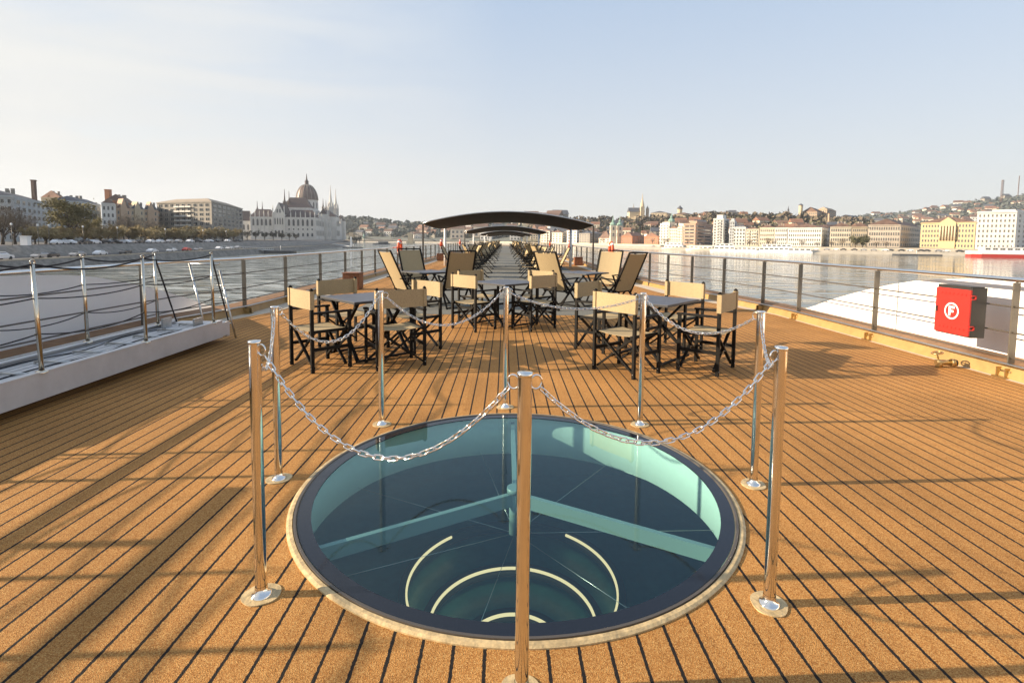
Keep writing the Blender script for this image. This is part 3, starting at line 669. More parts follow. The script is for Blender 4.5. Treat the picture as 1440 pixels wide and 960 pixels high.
# ------------------------------------------------------------ wooden boxes & life rings
def wood_box():
    t = empty('deck_box', label='x', cat='box', group='slatted wooden boxes beside the railings'); S = .44
    for k, (cx, cy, rz) in enumerate(((0, -S/2, 0), (S/2, 0, 90), (0, S/2, 0), (-S/2, 0, 90))):
        b = MB()
        for i in range(8): b.box((-S/2+S*(i+.5)/8, 0, .235), (S/8-.007, .018, .43))
        o = b.build('slat_panel', 'woodbox', t); o.location = (cx, cy, 0); o.rotation_euler.z = R(rz)
    b = MB(); b.box((0, 0, .47), (S+.05, S+.05, .022)); b.build('lid', 'woodbox', t)
    b = MB(); b.box((0, 0, .23), (S-.04, S-.04, .44)); b.build('liner', 'dkbox', t)
    return t
WB = wood_box(); WB.location = (-4.30, 14.7, 0); WB['label'] = 'slatted wooden box by the left railing, nearest on that side'
for x, y, lb in ((4.02, 18.4, 'slatted wooden box by the right railing behind the dark leaning recliner'), (4.15, 29.6, 'small slatted wooden box under the right end of the nearest canopy'), (-4.30, 34.5, 'small slatted wooden box by the left railing next to a white canopy pole')): copy_tree(WB, (x, y, 0), 0, lb)
def life_ring():
    t = empty('life_ring', label='x', cat='life ring', group='life rings on the railings')
    b = MB(); b.tube([(0, .30*math.cos(a), .30*math.sin(a)) for a in [2*math.pi*k/28 for k in range(28)]], .065, 12, closed=True); b.build('ring', 'orange', t)
    for q in range(4): b = MB(); b.tube([(0, .30*math.cos(a), .30*math.sin(a)) for a in [R(45+90*q-9), R(45+90*q), R(45+90*q+9)]], .068, 12); b.build('white_band', 'white', t)
    return t
LR = life_ring(); LR.location = (4.33, 21.3, 1.05); LR['label'] = 'orange life ring on the right railing above the pale recliner'
for x, y, lb in ((4.33, 35, 'orange life ring on the right railing beside the white canopy pole'), (4.33, 51, 'tiny orange life ring on the right railing by the second canopy'), (-4.8, 23.7, 'orange life ring on the left railing above the leftmost recliners'), (-4.8, 39, 'orange life ring on the left railing beside the white canopy pole'), (-4.8, 55, 'tiny orange life ring on the left railing by the second canopy')): copy_tree(LR, (x, y, 1.05), 0, lb)
b = MB(); b.box((4.25, 33.8, .75), (.12, .5, .62)); b.tube([(4.3, 33.8, 1.06), (4.3, 33.8, 1.12)], .1, 10); tag(b.build('equipment_bag', 'rope'), 'dark bag hanging on the right railing next to the life ring by the white pole', 'bag')
SKYW = (3.75, 3.8, 3.85); SKYS = .1; SUNE = 5.0; EXPO = 1.12; HAZE = 1.1e-4
# ============================================================ river and banks
WZ = -6.6
b = MB(); b.quad((-1200, -300, WZ), (1400, -300, WZ), (1400, 2600, WZ), (-1200, 2600, WZ)); struct('river', b, 'water')
PB = [(-96, -100), (-100, 60), (-108, 146), (-112, 172), (-117, 225), (-124, 325), (-144, 468), (-183, 620), (-226, 780), (-262, 900), (-330, 1150), (-420, 1500)]
def off(poly, d):
    out = []
    for i, p in enumerate(poly):
        a = Vector(poly[max(i-1, 0)]); c = Vector(poly[min(i+1, len(poly)-1)]); t = (c-a).normalized(); out.append((p[0]-t.y*d, p[1]+t.x*d))
    return out
def strip(name, pa, za, pb, zb, m):
    b = MB(); n = len(pa)
    b.add([(x, y, za) for x, y in pa]+[(x, y, zb) for x, y in pb], [(i, i+1, n+i+1, n+i) for i in range(n-1)]); return struct(name, b, m)
p0, p1, p2, p3, p4 = PB, off(PB, 2.5), off(PB, 17), off(PB, 21), off(PB, 1500)
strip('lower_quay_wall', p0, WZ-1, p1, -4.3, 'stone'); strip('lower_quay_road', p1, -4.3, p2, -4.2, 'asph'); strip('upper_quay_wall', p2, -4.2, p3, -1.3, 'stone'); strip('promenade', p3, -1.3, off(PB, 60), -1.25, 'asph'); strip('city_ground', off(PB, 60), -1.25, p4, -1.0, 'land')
b = MB()
pk = off(PB, 3.2)
for (x, y), (x2, y2) in zip(pk, pk[1:]): b.bar((x, y, -4.1), (x2, y2, -4.1), .3, .35)
struct('quay_kerb', b, 'quaypale')
BB = [(620, -100), (460, 240), (325, 327), (262, 352), (217, 377), (168, 426), (130, 503), (108, 560), (60, 690), (0, 830), (-60, 930), (-200, 985), (-330, 1000)]
b0, b1, b2, b3, b4 = BB, off(BB, -10), off(BB, -16), off(BB, -17), off(BB, -1500)
strip('far_quay_slope', b0, WZ-.5, b1, -4.4, 'quaypale'); strip('far_quay_road', b1, -4.4, b2, -4.3, 'quaypale'); strip('far_quay_wall', b2, -4.3, b3, -2.4, 'quaypale'); strip('far_street', b3, -2.4, off(BB, -40), -2.3, 'quaypale'); strip('far_city_ground', off(BB, -40), -2.3, off(BB, -260), 2.0, 'land')

# ------------------------------------------------------------ windows
def winmesh(arch=False, frame='winf'):
    b = MB()   # unit window in xz plane facing -y, width 1, height 1, centred at base
    def ring(k, yy):
        if not arch: return [(-.5*k, yy, .5-.5*k), (.5*k, yy, .5-.5*k), (.5*k, yy, .5+.5*k), (-.5*k, yy, .5+.5*k)]
        pts = [(-.5*k, yy, .5-.5*k), (.5*k, yy, .5-.5*k)]
        for i in range(7): t = math.pi*i/6; pts.append((.5*k*math.cos(t), yy, .5+.22*k+.28*k*math.sin(t)))
        return pts
    a, c, d = ring(1, -.05), ring(.86, -.05), ring(.86, .0)
    n = len(a)
    b.add(a+c, [(i, (i+1) % n, n+(i+1) % n, n+i) for i in range(n)], 1)
    b.add(ring(1, 0)+a, [(i, (i+1) % n, n+(i+1) % n, n+i) for i in range(n)], 1)
    b.add([(x, -.012, z) for x, y, z in c], [tuple(range(n))], 0)
    b.add(c+[(x, -.012, z) for x, y, z in c], [(i, (i+1) % n, n+(i+1) % n, n+i) for i in range(n)], 1)
    b.box((0, -.03, .5), (.06, .03, .8), mi=1)
    return b.mesh('window', ['win', frame])
WM = winmesh(); WMD = winmesh(frame='winfd'); WA = winmesh(True); 
bb = MB(); bb.box((0, -.5, .06), (1, 1, .12)); bb.box((0, -.97, .5), (1, .05, .9)); BALC = bb.mesh('balcony', 'wall_white')
def facade(root, P, Q, z0, z1, cols, rows, me=None, ww=.5, wh=.6, balc=(), first=0.0, cap=[0], m0=.02):
    P, Q = Vector(P), Vector(Q); d = Q-P; L_ = d.length; d.normalize(); n = Vector((d.y, -d.x)); rz = math.atan2(d.y, d.x)
    cw = L_*(1-2*m0)/cols; ch = (z1-z0)/rows; o = Vector(root.location)
    for j in range(rows):
        for i in range(cols):
            p = P+d*(L_*m0+cw*(i+.5))+n*.03
            inst('window', me or WM, root, Vector((p.x, p.y, z0+ch*(j+(.5-wh/2)+first)))-o, rz, (cw*ww, 3, ch*wh))
            if i in balc and j > 0: inst('balcony', BALC, root, Vector((p.x, p.y, z0+ch*j+.1))-o, rz, (cw*.9, 1.3, ch*.35))
def up(poly, k):
    c = [sum(p[i] for p in poly)/len(poly) for i in (0, 1)]
    return [(c[0]+(p[0]-c[0])*k, c[1]+(p[1]-c[1])*k) for p in poly]
def rim(poly, d):   # grow a convex outline by d metres
    c = Vector((sum(p[0] for p in poly)/len(poly), sum(p[1] for p in poly)/len(poly))); o = []
    for p in poly:
        v = Vector(p)-c; o.append(tuple(Vector(p)+v.normalized()*d))
    return o
def roof_hip(b, poly, z0, z1, inset=.35, over=.5):
    P = rim(poly, over); Q = up(poly, 1-2*inset) if inset < .5 else None
    A, B_, C_, D_ = [Vector((*p, z0)) for p in P]
    if inset >= .5:   # ridge along the longer direction
        e1 = (B_-A).length; e2 = (C_-B_).length
        if e1 >= e2:
            r1 = (A+D_)/2; r2 = (B_+C_)/2; k = min(.45, e2/2/e1)*.55; R1 = r1.lerp(r2, k); R2 = r2.lerp(r1, k); R1.z = R2.z = z1
            b.add([A, B_, C_, D_, R1, R2], [(0, 1, 5, 4), (1, 2, 5), (2, 3, 4, 5), (3, 0, 4)])
        else:
            r1 = (A+B_)/2; r2 = (D_+C_)/2; k = min(.45, e1/2/e2)*.55; R1 = r1.lerp(r2, k); R2 = r2.lerp(r1, k); R1.z = R2.z = z1
            b.add([A, B_, C_, D_, R1, R2], [(0, 1, 4), (1, 2, 5, 4), (2, 3, 5), (3, 0, 4, 5)])
    else:
        n = 4; b.add([tuple(p)+(z0,) for p in P]+[tuple(q)+(z1,) for q in Q], [(i, (i+1) % 4, 4+(i+1) % 4, 4+i) for i in range(4)]+[(4, 5, 6, 7)])
def building(A, B, C, z0, eave, ridge, wall, roof, label, cols=(8, 3), rows=5, name='apartment_building', cat='building', group=None, inset=.5, me=None, balc=(), ww=.5, wh=.58, chim=2, ped=None, band=True, side2=True, bandc='winfd'):
    """A,B,C: (photo column, distance): A left end, B nearest corner, C right end; eave, ridge photo rows at B"""
    a, b_, c = [Vector((ax(x, Y), Y)) for x, Y in (A, B, C)]
    d = a+c-b_; poly = [tuple(a), tuple(b_), tuple(c), tuple(d)]
    ze = az(eave, *B); zr = az(ridge, *B)
    root = empty(name, (b_.x, b_.y, z0), label=label, cat=cat, group=group); o = Vector(root.location)
    lp = [(x-o.x, y-o.y) for x, y in poly]
    m = MB(); m.prism(lp, 0, ze-z0, top=True)
    if ped:   # pediment / raised middle on facade A-B : (t0,t1,row)
        t0, t1, py = ped; zp = az(py, *B)-z0; e = Vector(lp[1])-Vector(lp[0]); nn = Vector((e.y, -e.x)).normalized()
        p, q = Vector(lp[0])+e*t0+nn*.8, Vector(lp[0])+e*t1+nn*.8; dp = -nn*3.0; mid = (p+q)/2; h = ze-z0
        m.prism([tuple(p), tuple(q), tuple(q+dp), tuple(p+dp)], 0, h+.02)
        m.add([(*p, h), (*q, h), (*mid, zp), (*(p+dp*2), h), (*(q+dp*2), h), (*(mid+dp*2), zp)], [(0, 1, 2), (4, 3, 5), (1, 4, 5, 2), (3, 0, 2, 5)])
    m.build('wall', wall, root)
    m = MB()
    if roof: roof_hip(m, lp, ze-z0, zr-z0, inset); m.build('roof', roof, root)
    else: m.prism(rim(lp, .3), ze-z0-.01, ze-z0+.5); m.prism(up(lp, .6), ze-z0+.5, max(zr, ze+1)-z0); m.build('parapet', wall, root)
    if band:
        m = MB(); h = ze-z0
        m.prism(rim(lp, .55), h-.75, h-.06, bot=True); 
        m.prism(rim(lp, .30), h/rows*.98, h/rows*.98+.4, bot=True)
        m.build('cornice', wall, root)
    if roof and chim:
        for k in range(chim):
            t = .25+.5*(k+.5)/chim; p = Vector(lp[0]).lerp(Vector(lp[1]), t).lerp(Vector(lp[3]).lerp(Vector(lp[2]), t), random.uniform(.35, .6))
            m = MB(); h0, h1 = ze-z0+.4*(zr-ze), zr-z0+1.0; m.box((p.x, p.y, (h0+h1)/2), (1.1, .8, h1-h0), random.uniform(0, 1)); m.build('chimney', 'wall_taupe', root)
    facade(root, poly[0], poly[1], z0+.3, ze-.8, cols[0], rows, me, ww, wh, balc)
    if cols[1]: facade(root, poly[1], poly[2], z0+.3, ze-.8, cols[1], rows, me, ww, wh)
    return root

# ------------------------------------------------------------ Pest side (left), facades facing the camera and the river in shade
G1 = 'buildings along the left embankment'
building((-70, 195), (33, 205), (86, 262), -1.2, 276.5, 264, 'wall_paleblue', 'slate', 'long pale blue-grey apartment block with slate roof at the left edge', (10, 8), 6, group=G1, chim=5)
building((70, 300), (97, 300), (112, 350), -1.2, 279, 269, 'wall_sand', 'redtile', 'small rooftop of a pale house above the left block', (3, 2), 5, group=G1)
building((84, 262), (122, 268), (151, 300), -1.2, 284, 277, 'wall_paleblue', 'slate', 'pale blue house with grey roof behind the big green tree', (5, 4), 5, group=G1, chim=3)
building((152, 285), (170, 290), (176, 330), -1.2, 287, 281, 'wall_white', 'tile', 'narrow white house with round-topped windows right of the green tree', (3, 1), 5, group=G1, me=WA, chim=1)
building((158, 318), (183, 330), (200, 370), -1.2, 284, 275, 'wall_brick', 'tile', 'house with brown pyramid roof behind the narrow white house', (4, 2), 5, group=G1, chim=3)
for i, (xa, xb, ap, lb, rf, wl) in enumerate(((172, 191, 281, 'gabled peach house, left one of the gabled row', 'tile', 'wall_peach'), (192, 209, 285, 'gabled sand-coloured house in the middle of the gabled row', 'slate', 'wall_sand'), (210, 228, 285, 'gabled peach house with slate roof, right one of the gabled row', 'slate', 'wall_peach'))):
    Y = 300+i*18; building((xa, Y), (xb, Y+6), (xb+5, Y+50), -1.2, 294+i, 284+i, wl, rf, lb, (4, 1), 5, group='gabled houses on the left bank', ped=(.25, .75, ap), chim=2, name='gabled_house')
r_ = building((228, 372), (303, 352), (345.5, 440), -1.2, 284, 277, 'wall_taupe', 'tanroof', 'large grey apartment block with many balconies left of the domed palace', (9, 7), 8, group=G1, inset=.2, me=WMD, balc=(3, 4, 5), ww=.62, wh=.66, chim=4)
def chimney_tower(x, Y, yt, yb, w, m, label, name='brick_chimney'):
    e = empty(name, (ax(x, Y), Y, az(yb, x, Y)), label=label, cat='chimney'); h = az(yt, x, Y)-az(yb, x, Y)
    b = MB(); b.box((0, 0, h/2), (w, w, h)); b.build('stack', m, e); b = MB(); b.box((0, 0, h-.3), (w+.4, w+.4, .4)); b.build('cap', m, e)
chimney_tower(61, 245, 255, 284, 1.4, 'tile', 'tall brown chimney stack above the left apartment block')
chimney_tower(162, 330, 268, 285, 2.6, 'wall_brick', 'brick chimney tower on the brown pyramid roof')

# ------------------------------------------------------------ Parliament-like palace
O = Vector((-217, 600)); E1 = Vector((-.983, -.18)); E2 = Vector((-.18, .983))
pa = empty('palace', (-217, 600, -1.2), label='white neo-gothic riverside palace with a great ribbed dome and many spires', cat='palace'); po = Vector(pa.location)
def uv(X, Y): d = Vector((X, Y))-O; return d.dot(E1), d.dot(E2)
def W2(u, v): p = O+E1*u+E2*v; return (p.x-po.x, p.y-po.y)
def blk(u0, u1, v0, v1, z0, z1, zr=None, inset=.5, m='wall_parl', rf='parlroof', nm='wing'):
    b = MB(); poly = [W2(u1, v0), W2(u0, v0), W2(u0, v1), W2(u1, v1)]; b.prism(poly, z0-po.z, z1-po.z); w = b.build(nm, m, pa)
    if zr: b = MB(); roof_hip(b, poly, z1-po.z, zr-po.z, inset, .3); b.build('roof', rf, w)
    return w
blk(0, 33, 0, 20, -1.2, 24.3, 33); blk(33, 45, -2.5, 42, -1.2, 27, None); blk(45, 70, 0, 20, -1.2, 24.3, 33); blk(70, 86, 6, 19, -1.2, 19.5, 31)
blk(0, 60, 20.5, 110, -1.2, 24, 29); 
u, v = uv(-262, 680); blk(u-15, u+18, v-34, v-8, 20, 38, 51)
blk(-7, 20, 118, 150, -1.2, 30, 40); blk(0, 60, 110, 190, -1.2, 25, 32); blk(0, 40, 190, 268, -1.2, 22, 30); blk(-3, 6, 60, 72, -1.2, 31, 38); blk(-4, 10, 232, 250, -1.2, 28, 37)
# gable front
b = MB(); p, q, r, s_ = W2(45, -2.5), W2(33, -2.5), W2(33, 38), W2(45, 38); m1 = W2(39, -2.5); m2 = W2(39, 38)
b.add([(*p, 28.2), (*q, 28.2), (*m1, 41.5), (*s_, 28.2), (*r, 28.2), (*m2, 41.5)], [(0, 1, 2), (4, 3, 5)]); g_ = b.build('gable', 'wall_parl', pa)
b = MB(); b.add([(*p, 28.2), (*q, 28.2), (*m1, 41.7), (*s_, 28.2), (*r, 28.2), (*m2, 41.7)], [(1, 4, 5, 2), (3, 0, 2, 5)]); b.build('roof', 'parlroof', g_)
def pf(u0, u1, v0, v1, z0, z1, cols, rows, ww=.45, wh=.62): facade(pa, O+E1*u0+E2*v0, O+E1*u1+E2*v1, z0, z1, cols, rows, WA, ww, wh)
pf(32, 1, -.05, -.05, 1, 8, 6, 1); pf(32, 1, -.05, -.05, 8.5, 13, 6, 1, .3, .5); pf(32, 1, -.05, -.05, 13, 23.5, 6, 1, .5, .8)
pf(44.5, 33.5, -2.6, -2.6, 0, 11, 3, 1, .7, .8); pf(44.5, 33.5, -2.6, -2.6, 14, 25, 4, 1, .45, .75); pf(42, 36, -2.6, -2.6, 28, 34, 2, 1, .5, .8)
pf(69, 46, -.05, -.05, 1, 8, 5, 1); pf(69, 46, -.05, -.05, 13, 23.5, 5, 1, .5, .8); pf(85, 71, 5.9, 5.9, 7, 18, 3, 1)
pf(-.1, -.1, 1, 58, 1, 24, 8, 2); pf(-7.1, -7.1, 119, 149, 1, 28, 5, 2); pf(-.1, -.1, 75, 110, 1, 24, 5, 2)
# buttress pinnacles
for uu, vv, h in [(u_, 0, 29) for u_ in (1, 6, 11.2, 16.4, 21.6, 26.8, 46, 50.6, 55.2, 59.8, 64.4, 69)]+[(33, -3, 35), (45, -3, 35), (0, 20, 29), (0, 40, 29), (-4, 60, 40), (-4, 72, 40)]:
    b = MB(); x, y = W2(uu, vv-.3); b.box((x, y, h/2), (.9, .9, h), rz=.18); b.lathe((x, y, h), [(.6, 0), (.05, 3.5)], 4, sm=False); b.build('buttress', 'wall_parl', pa)
def spire(x, Y, ytip, zbase, w, shaft, m='parlroof', ms='wall_parl'):
    X = ax(x, Y); zt = az(ytip, x, Y); xx, yy = X-po.x, Y-po.y
    b = MB(); zb = shaft
    b.lathe((xx, yy, 0), [(w, zbase-po.z), (w, zb-po.z), (w*1.15, zb-po.z+.5)], 8, sm=False); t = b.build('tower', ms, pa)
    b = MB(); b.lathe((xx, yy, zb-po.z), [(w*1.05, .4), (w*.45, (zt-zb)*.35), (w*.25, (zt-zb)*.6), (.25, zt-zb)], 8, sm=False); b.build('spire', m, t)
    b = MB()
    for k in range(4): a = R(45+90*k); b.lathe((xx+w*math.cos(a), yy+w*math.sin(a), zb-po.z), [(w*.3, -3), (w*.3, 0), (.05, (zt-zb)*.28)], 5, sm=False)
    b.build('pinnacle', ms, t)
spire(404, 640, 267, 30, 2.0, 41, ms='parlroof'); spire(410.2, 650, 270, 30, 1.9, 41, ms='parlroof'); spire(366, 610, 284, 20, 1.6, 31, ms='parlroof'); spire(373, 620, 285, 20, 1.5, 31, ms='parlroof')
spire(457, 790, 280, 20, 2.0, 44, ms='wall_parl'); spire(461, 800, 283, 20, 2.0, 43)
spire(467.5, 752, 262, -1, 3.7, 45, m='wall_parl'); spire(474.5, 788, 267, -1, 3.7, 45, m='wall_parl'); spire(481, 825, 302, -1, 2.0, 30); spire(483.6, 850, 303, -1, 2.0, 30)
for (x, Y) in ((467.5, 752), (474.5, 788)):
    X = ax(x, Y); b = MB()
    for k in range(8): a = R(22.5+45*k); b.box((X-po.x+3.9*math.cos(a), Y-po.y+3.9*math.sin(a), 38), (.7, .7, 16), rz=a)
    b.build('tower_rib', 'wall_parl', pa)
DX, DY = ax(435, 731)-po.x, 731-po.y; zs = lambda y: az(y, 435, 731)-po.z
b = MB(); b.lathe((DX, DY, 0), [(16.5, 20), (16.5, zs(297)), (14.6, zs(296)), (14.2, zs(283)), (14.8, zs(282.2))], 16, sm=False); dr = b.build('dome_drum', 'wall_parl', pa)
for k in range(16):
    a = 2*math.pi*(k+.5)/16; inst('window', WA, pa, (DX+14.3*math.cos(a), DY+14.3*math.sin(a), zs(294.5)), a+math.pi/2, (2.2, 3, zs(285)-zs(294.5)))
b = MB(); hD = zs(261)-zs(282.3); prof = [(14.4*math.cos(t*math.pi/2)**.8 if t < 1 else .5, hD*math.sin(t*math.pi/2)**1.15) for t in [i/12 for i in range(12)]]+[(1.8, hD)]
b.lathe((DX, DY, zs(282.3)), prof, 32, sm=True)
dm = b.build('dome', 'domeroof', pa)
b = MB()
for k in range(16):
    a = 2*math.pi*k/16; b.tube([(DX+(r+.1)*math.cos(a), DY+(r+.1)*math.sin(a), zs(282.3)+z) for r, z in prof], .38, 5)
b.build('dome_rib', 'wall_taupe', dm)
b = MB(); b.lathe((DX, DY, zs(261)), [(2.6, 0), (2.4, 3.6), (3.0, 4), (1.4, 6), (.9, 8), (.25, zs(246)-zs(261))], 12, sm=False); b.build('lantern', 'parlroof', dm)

# ------------------------------------------------------------ Buda side: sunlit row
FT = [(500, 1060), (600, 1000), (680, 880), (740, 790), (800, 690), (874, 575), (928, 525), (961, 495), (1003, 462), (1100, 432), (1168, 410), (1297, 388), (1376, 362), (1440, 350)]
fy = lambda x: interp(FT, x)
G2 = 'sunlit buildings along the right embankment'
def rb_(x0, x1, x2, eave, ridge, wall, roof, label, cols, rows, d2=26, **k):
    Y1 = fy(x1); Ya = fy(x0); building((x0, Ya), (x1, Y1), (x2, Y1+d2), -2.4, eave, ridge, wall, roof, label, cols, rows, group=G2, **k)
rb_(760, 773, 776, 325, 321, 'wall_pink', 'tile', 'small pink waterfront house seen between the canopy poles', (3, 1), 4)
rb_(776, 790, 795, 327, 323, 'wall_cream', 'tile', 'small cream waterfront house left of the orange life ring', (3, 1), 4)
rb_(797, 811, 814, 324, 320, 'wall_white', 'tile', 'small white waterfront house right of the pink one', (3, 1), 4)
rb_(814, 829, 846, 328, 325, 'wall_taupe', 'slate', 'low grey waterfront block left of the twin church towers', (4, 3), 4)
rb_(874, 889, 906, 332, 326, 'wall_brick', 'redtile', 'orange brick waterfront house right of the twin church towers', (5, 5), 4)
rb_(906, 926, 929, 333, 327, 'wall_brick', 'redtile', 'long orange-brown house with dormered red roof', (6, 1), 3, chim=4)
rb_(928, 941, 943, 314.5, 312, 'wall_white', None, 'white balconied block left of the green-topped tower', (3, 1), 7, balc=(0, 1, 2))
rb_(941.5, 953, 954, 321, 317, 'wall_cream', 'tile', 'pale yellow house under the green-topped tower', (4, 1), 5)
rb_(954, 961, 961.5, 316, 314, 'wall_cream', None, 'narrow cream balconied block left of the striped office', (2, 1), 7, balc=(0, 1))
rb_(961.5, 978, 1002, 314.5, 310, 'wall_stripe', None, 'modern striped office block with dark glass side', (1, 1), 6, ww=.94, wh=.42, d2=50, me=WMD)
rb_(1003, 1017, 1025, 308, 302, 'wall_white', None, 'tall white tower block with stacked balconies', (3, 1), 9, balc=(1,), d2=14)
rb_(1026, 1033, 1036, 311, 307, 'wall_paleblue', None, 'narrow pale grey block right of the tall white tower block', (2, 1), 8)
rb_(1031, 1049, 1052, 320, 317, 'wall_white', None, 'low white block with square windows right of the white tower block', (4, 1), 5)
rb_(1050, 1068, 1069, 322, 319, 'wall_cream', 'tile', 'cream house with rows of small balconies', (5, 1), 5, balc=(0, 2, 3))
rb_(1069, 1090, 1090.5, 320, 315.5, 'wall_cream', 'tile', 'pale yellow terrace house with brown roof, left one of a pair', (7, 0), 4, chim=3)
rb_(1090.5, 1108, 1108.5, 320, 316, 'wall_white', 'tile', 'pale yellow terrace house with brown roof, right one of a pair', (6, 0), 4, chim=3)
rb_(1109, 1157, 1168, 320, 313.5, 'wall_white', 'tile', 'long white palace front with a low central gable and dark right side', (15, 4), 4, d2=34, me=WA)
rb_(1169, 1199, 1199.5, 319, 312.5, 'wall_cream', 'tile', 'cream five-storey house left of the green tree on the waterfront', (9, 0), 4, chim=3)
rb_(1200, 1222, 1222.5, 319, 312.5, 'wall_sand', 'tile', 'sand-coloured house behind the green waterfront tree', (7, 0), 4, chim=2)
rb_(1223, 1269, 1297, 316, 307, 'wall_pink', 'tile', 'large pinkish palace block with maroon hip roof and shaded right side', (13, 10), 4, d2=62, chim=6)
rb_(1298, 1376, 1377, 312, 302.5, 'wall_yellow', 'tile', 'yellow stone building with a central pediment and columns', (17, 0), 5, ped=(.36, .66, 304.5), chim=4)
rb_(1377, 1434, 1475, 297.5, 293, 'wall_white', None, 'tall white seven-storey hotel building at the right edge', (9, 6), 7, d2=40, ww=.34, wh=.5)
# columns on the yellow building
e = [o for o in COL.objects if o.get('label', '').startswith('yellow stone')][0]
P_ = Vector((ax(1298, fy(1298)), fy(1298))); Q_ = Vector((ax(1376, fy(1376)), fy(1376))); d = (Q_-P_); nn = Vector((d.y, -d.x)).normalized()
for k in range(6):
    p = P_+d*(.385+.27*k/5)+nn*1.5; b = MB(); b.tube([(p.x-e.location.x, p.y-e.location.y, 6), (p.x-e.location.x, p.y-e.location.y, 16.5)], .55, 10); b.build('column', 'wall_sand', e)
# twin-towered church
def church_tower(x, Y, w, yt, yb, label):
    e = empty('church_tower', (ax(x, Y), Y, -2.4), label=label, cat='church tower', group='twin church towers'); z = lambda y: az(y, x, Y)+2.4
    b = MB(); b.box((0, 0, z(yb)/2), (w, w, z(yb))); b.build('wall', 'wall_cream', e)
    b = MB(); b.box((0, 0, z(yb)+.3), (w+.8, w+.8, .6)); b.box((0, 0, z(331)), (w+.5, w+.5, .5)); b.build('cornice', 'wall_white', e)
    b = MB(); b.lathe((0, 0, z(yb)+.6), [(w*.5, 0), (w*.62, 1.2), (w*.42, 3), (w*.2, 4), (w*.28, 5), (w*.1, 6.5), (.12, z(yt)-z(yb))], 8, sm=False); b.build('helm', 'copper', e)
    for k, (dx, dy) in enumerate(((0, -1), (-1, 0))):
        for zz in (8, 15): inst('window', WA, e, (dx*(w/2+.05), dy*(w/2+.05), zz), 0 if k == 0 else -math.pi/2, (w*.35, 3, 4))
church_tower(861.5, 585, 6, 303, 318, 'left one of the two cream church towers with green helms'); church_tower(871, 590, 6, 304, 318.5, 'right one of the two cream church towers with green helms')
building((842, 640), (858, 610), (868, 640), -2.4, 335, 324, 'wall_pink', 'tile', 'church nave with steep brown roof left of the twin towers', (3, 1), 2, name='church_nave', chim=0)
e = empty('clock_tower', (ax(943.5, 560), 560, -2.4), label='green-topped church tower above the pale yellow house', cat='church tower')
b = MB(); b.box((0, 0, 12), (6, 6, 24)); b.build('wall', 'wall_cream', e); b = MB(); b.lathe((0, 0, 24), [(3.4, 0), (3.8, 1.2), (2.5, 3), (1.2, 4), (1.5, 5), (.4, 7), (.1, 10)], 8, sm=False); b.build('helm', 'copper', e)

# ------------------------------------------------------------ hills
def hill(name, prof, depth, dz, m, back=250, n=6):
    """prof: (column, row, distance) ridge points; slopes down toward the river over depth"""
    b = MB(); k = len(prof); vs = []
    for j in range(n+1):
        t = j/n
        for i, (x, y, Y) in enumerate(prof):
            zr = az(y, x, Y); Yd = Y-depth*t; X = ax(x, Y)*(1-depth*t/Y) if False else ax(x, Y)-ax(x, Y)/math.hypot(ax(x, Y), Y)*depth*t; Yd = Y-Y/math.hypot(ax(x, Y), Y)*depth*t
            z = zr+(dz-zr)*(t**1.0)+random.uniform(-.4, .4)*(0 < j < n)
            vs.append((X, Yd, z))
    for i, (x, y, Y) in enumerate(prof): vs.append((ax(x, Y+back), Y+back, dz))
    fs = [((j+1)*k+i, (j+1)*k+i+1, j*k+i+1, j*k+i) for j in range(n) for i in range(k-1)]
    fs += [(i, i+1, (n+1)*k+i+1, (n+1)*k+i) for i in range(k-1)]
    b.add(vs, fs, sm=True); return struct(name, b, m)
cp = [(735, 312, 1000), (780, 311, 970), (820, 309.5, 930), (850, 309, 900), (870, 311, 870), (885, 308, 850), (900, 307, 830), (925, 308, 800), (950, 308, 770), (980, 305, 740), (1000, 302, 720), (1030, 303, 700), (1060, 305, 680), (1090, 305, 665), (1110, 306, 650), (1130, 308, 640), (1160, 311, 630), (1190, 311, 625), (1220, 314, 620), (1260, 322, 600), (1330, 332, 590)]
hill('castle_hill', cp, 210, -1, 'hill')
gp = [(470, 306, 1500), (490, 307.5, 1480), (510, 309.5, 1460), (530, 312, 1440), (560, 316, 1400), (590, 317, 1380), (620, 318, 1350), (660, 317, 1300), (700, 314, 1250), (740, 312, 1180), (790, 312, 1100)]
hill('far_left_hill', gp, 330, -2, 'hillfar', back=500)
rp = [(1100, 312, 1700), (1160, 310, 1700), (1200, 307.5, 1700), (1235, 304.5, 1700), (1265, 302, 1700), (1300, 297, 1680), (1330, 292.5, 1660), (1360, 287, 1640), (1390, 283.5, 1620), (1415, 280.5, 1600), (1445, 277, 1600), (1500, 270, 1600), (1600, 268, 1600)]
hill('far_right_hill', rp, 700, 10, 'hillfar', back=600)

def house_proto(wall, roof):
    e = empty('hillside_house', (0, 0, 0), label='x', cat='house')
    b = MB(); b.box((0, 0, 0), (1, 1, 1)); b.v = [(x, y, z+.5) for x, y, z in b.v]; b.build('wall', wall, e)
    b = MB(); b.add([(-.54, -.54, 1), (.54, -.54, 1), (.54, .54, 1), (-.54, .54, 1), (-.54, 0, 1.45), (.54, 0, 1.45)], [(0, 1, 5, 4), (2, 3, 4, 5), (1, 2, 5), (3, 0, 4)]); b.build('roof', roof, e)
    for i in range(3):
        for j in range(2): inst('window', WM, e, (-.3+.3*i, -.502, .12+.42*j), 0, (.16, .1, .26))
    return e
HP = {}
for c_, w_, r_ in (('white', 'wall_white', 'tile'), ('cream', 'wall_cream', 'redtile'), ('pink', 'wall_pink', 'tile'), ('grey', 'wall_taupe', 'slate')): HP[c_] = [house_proto(w_, r_), False]
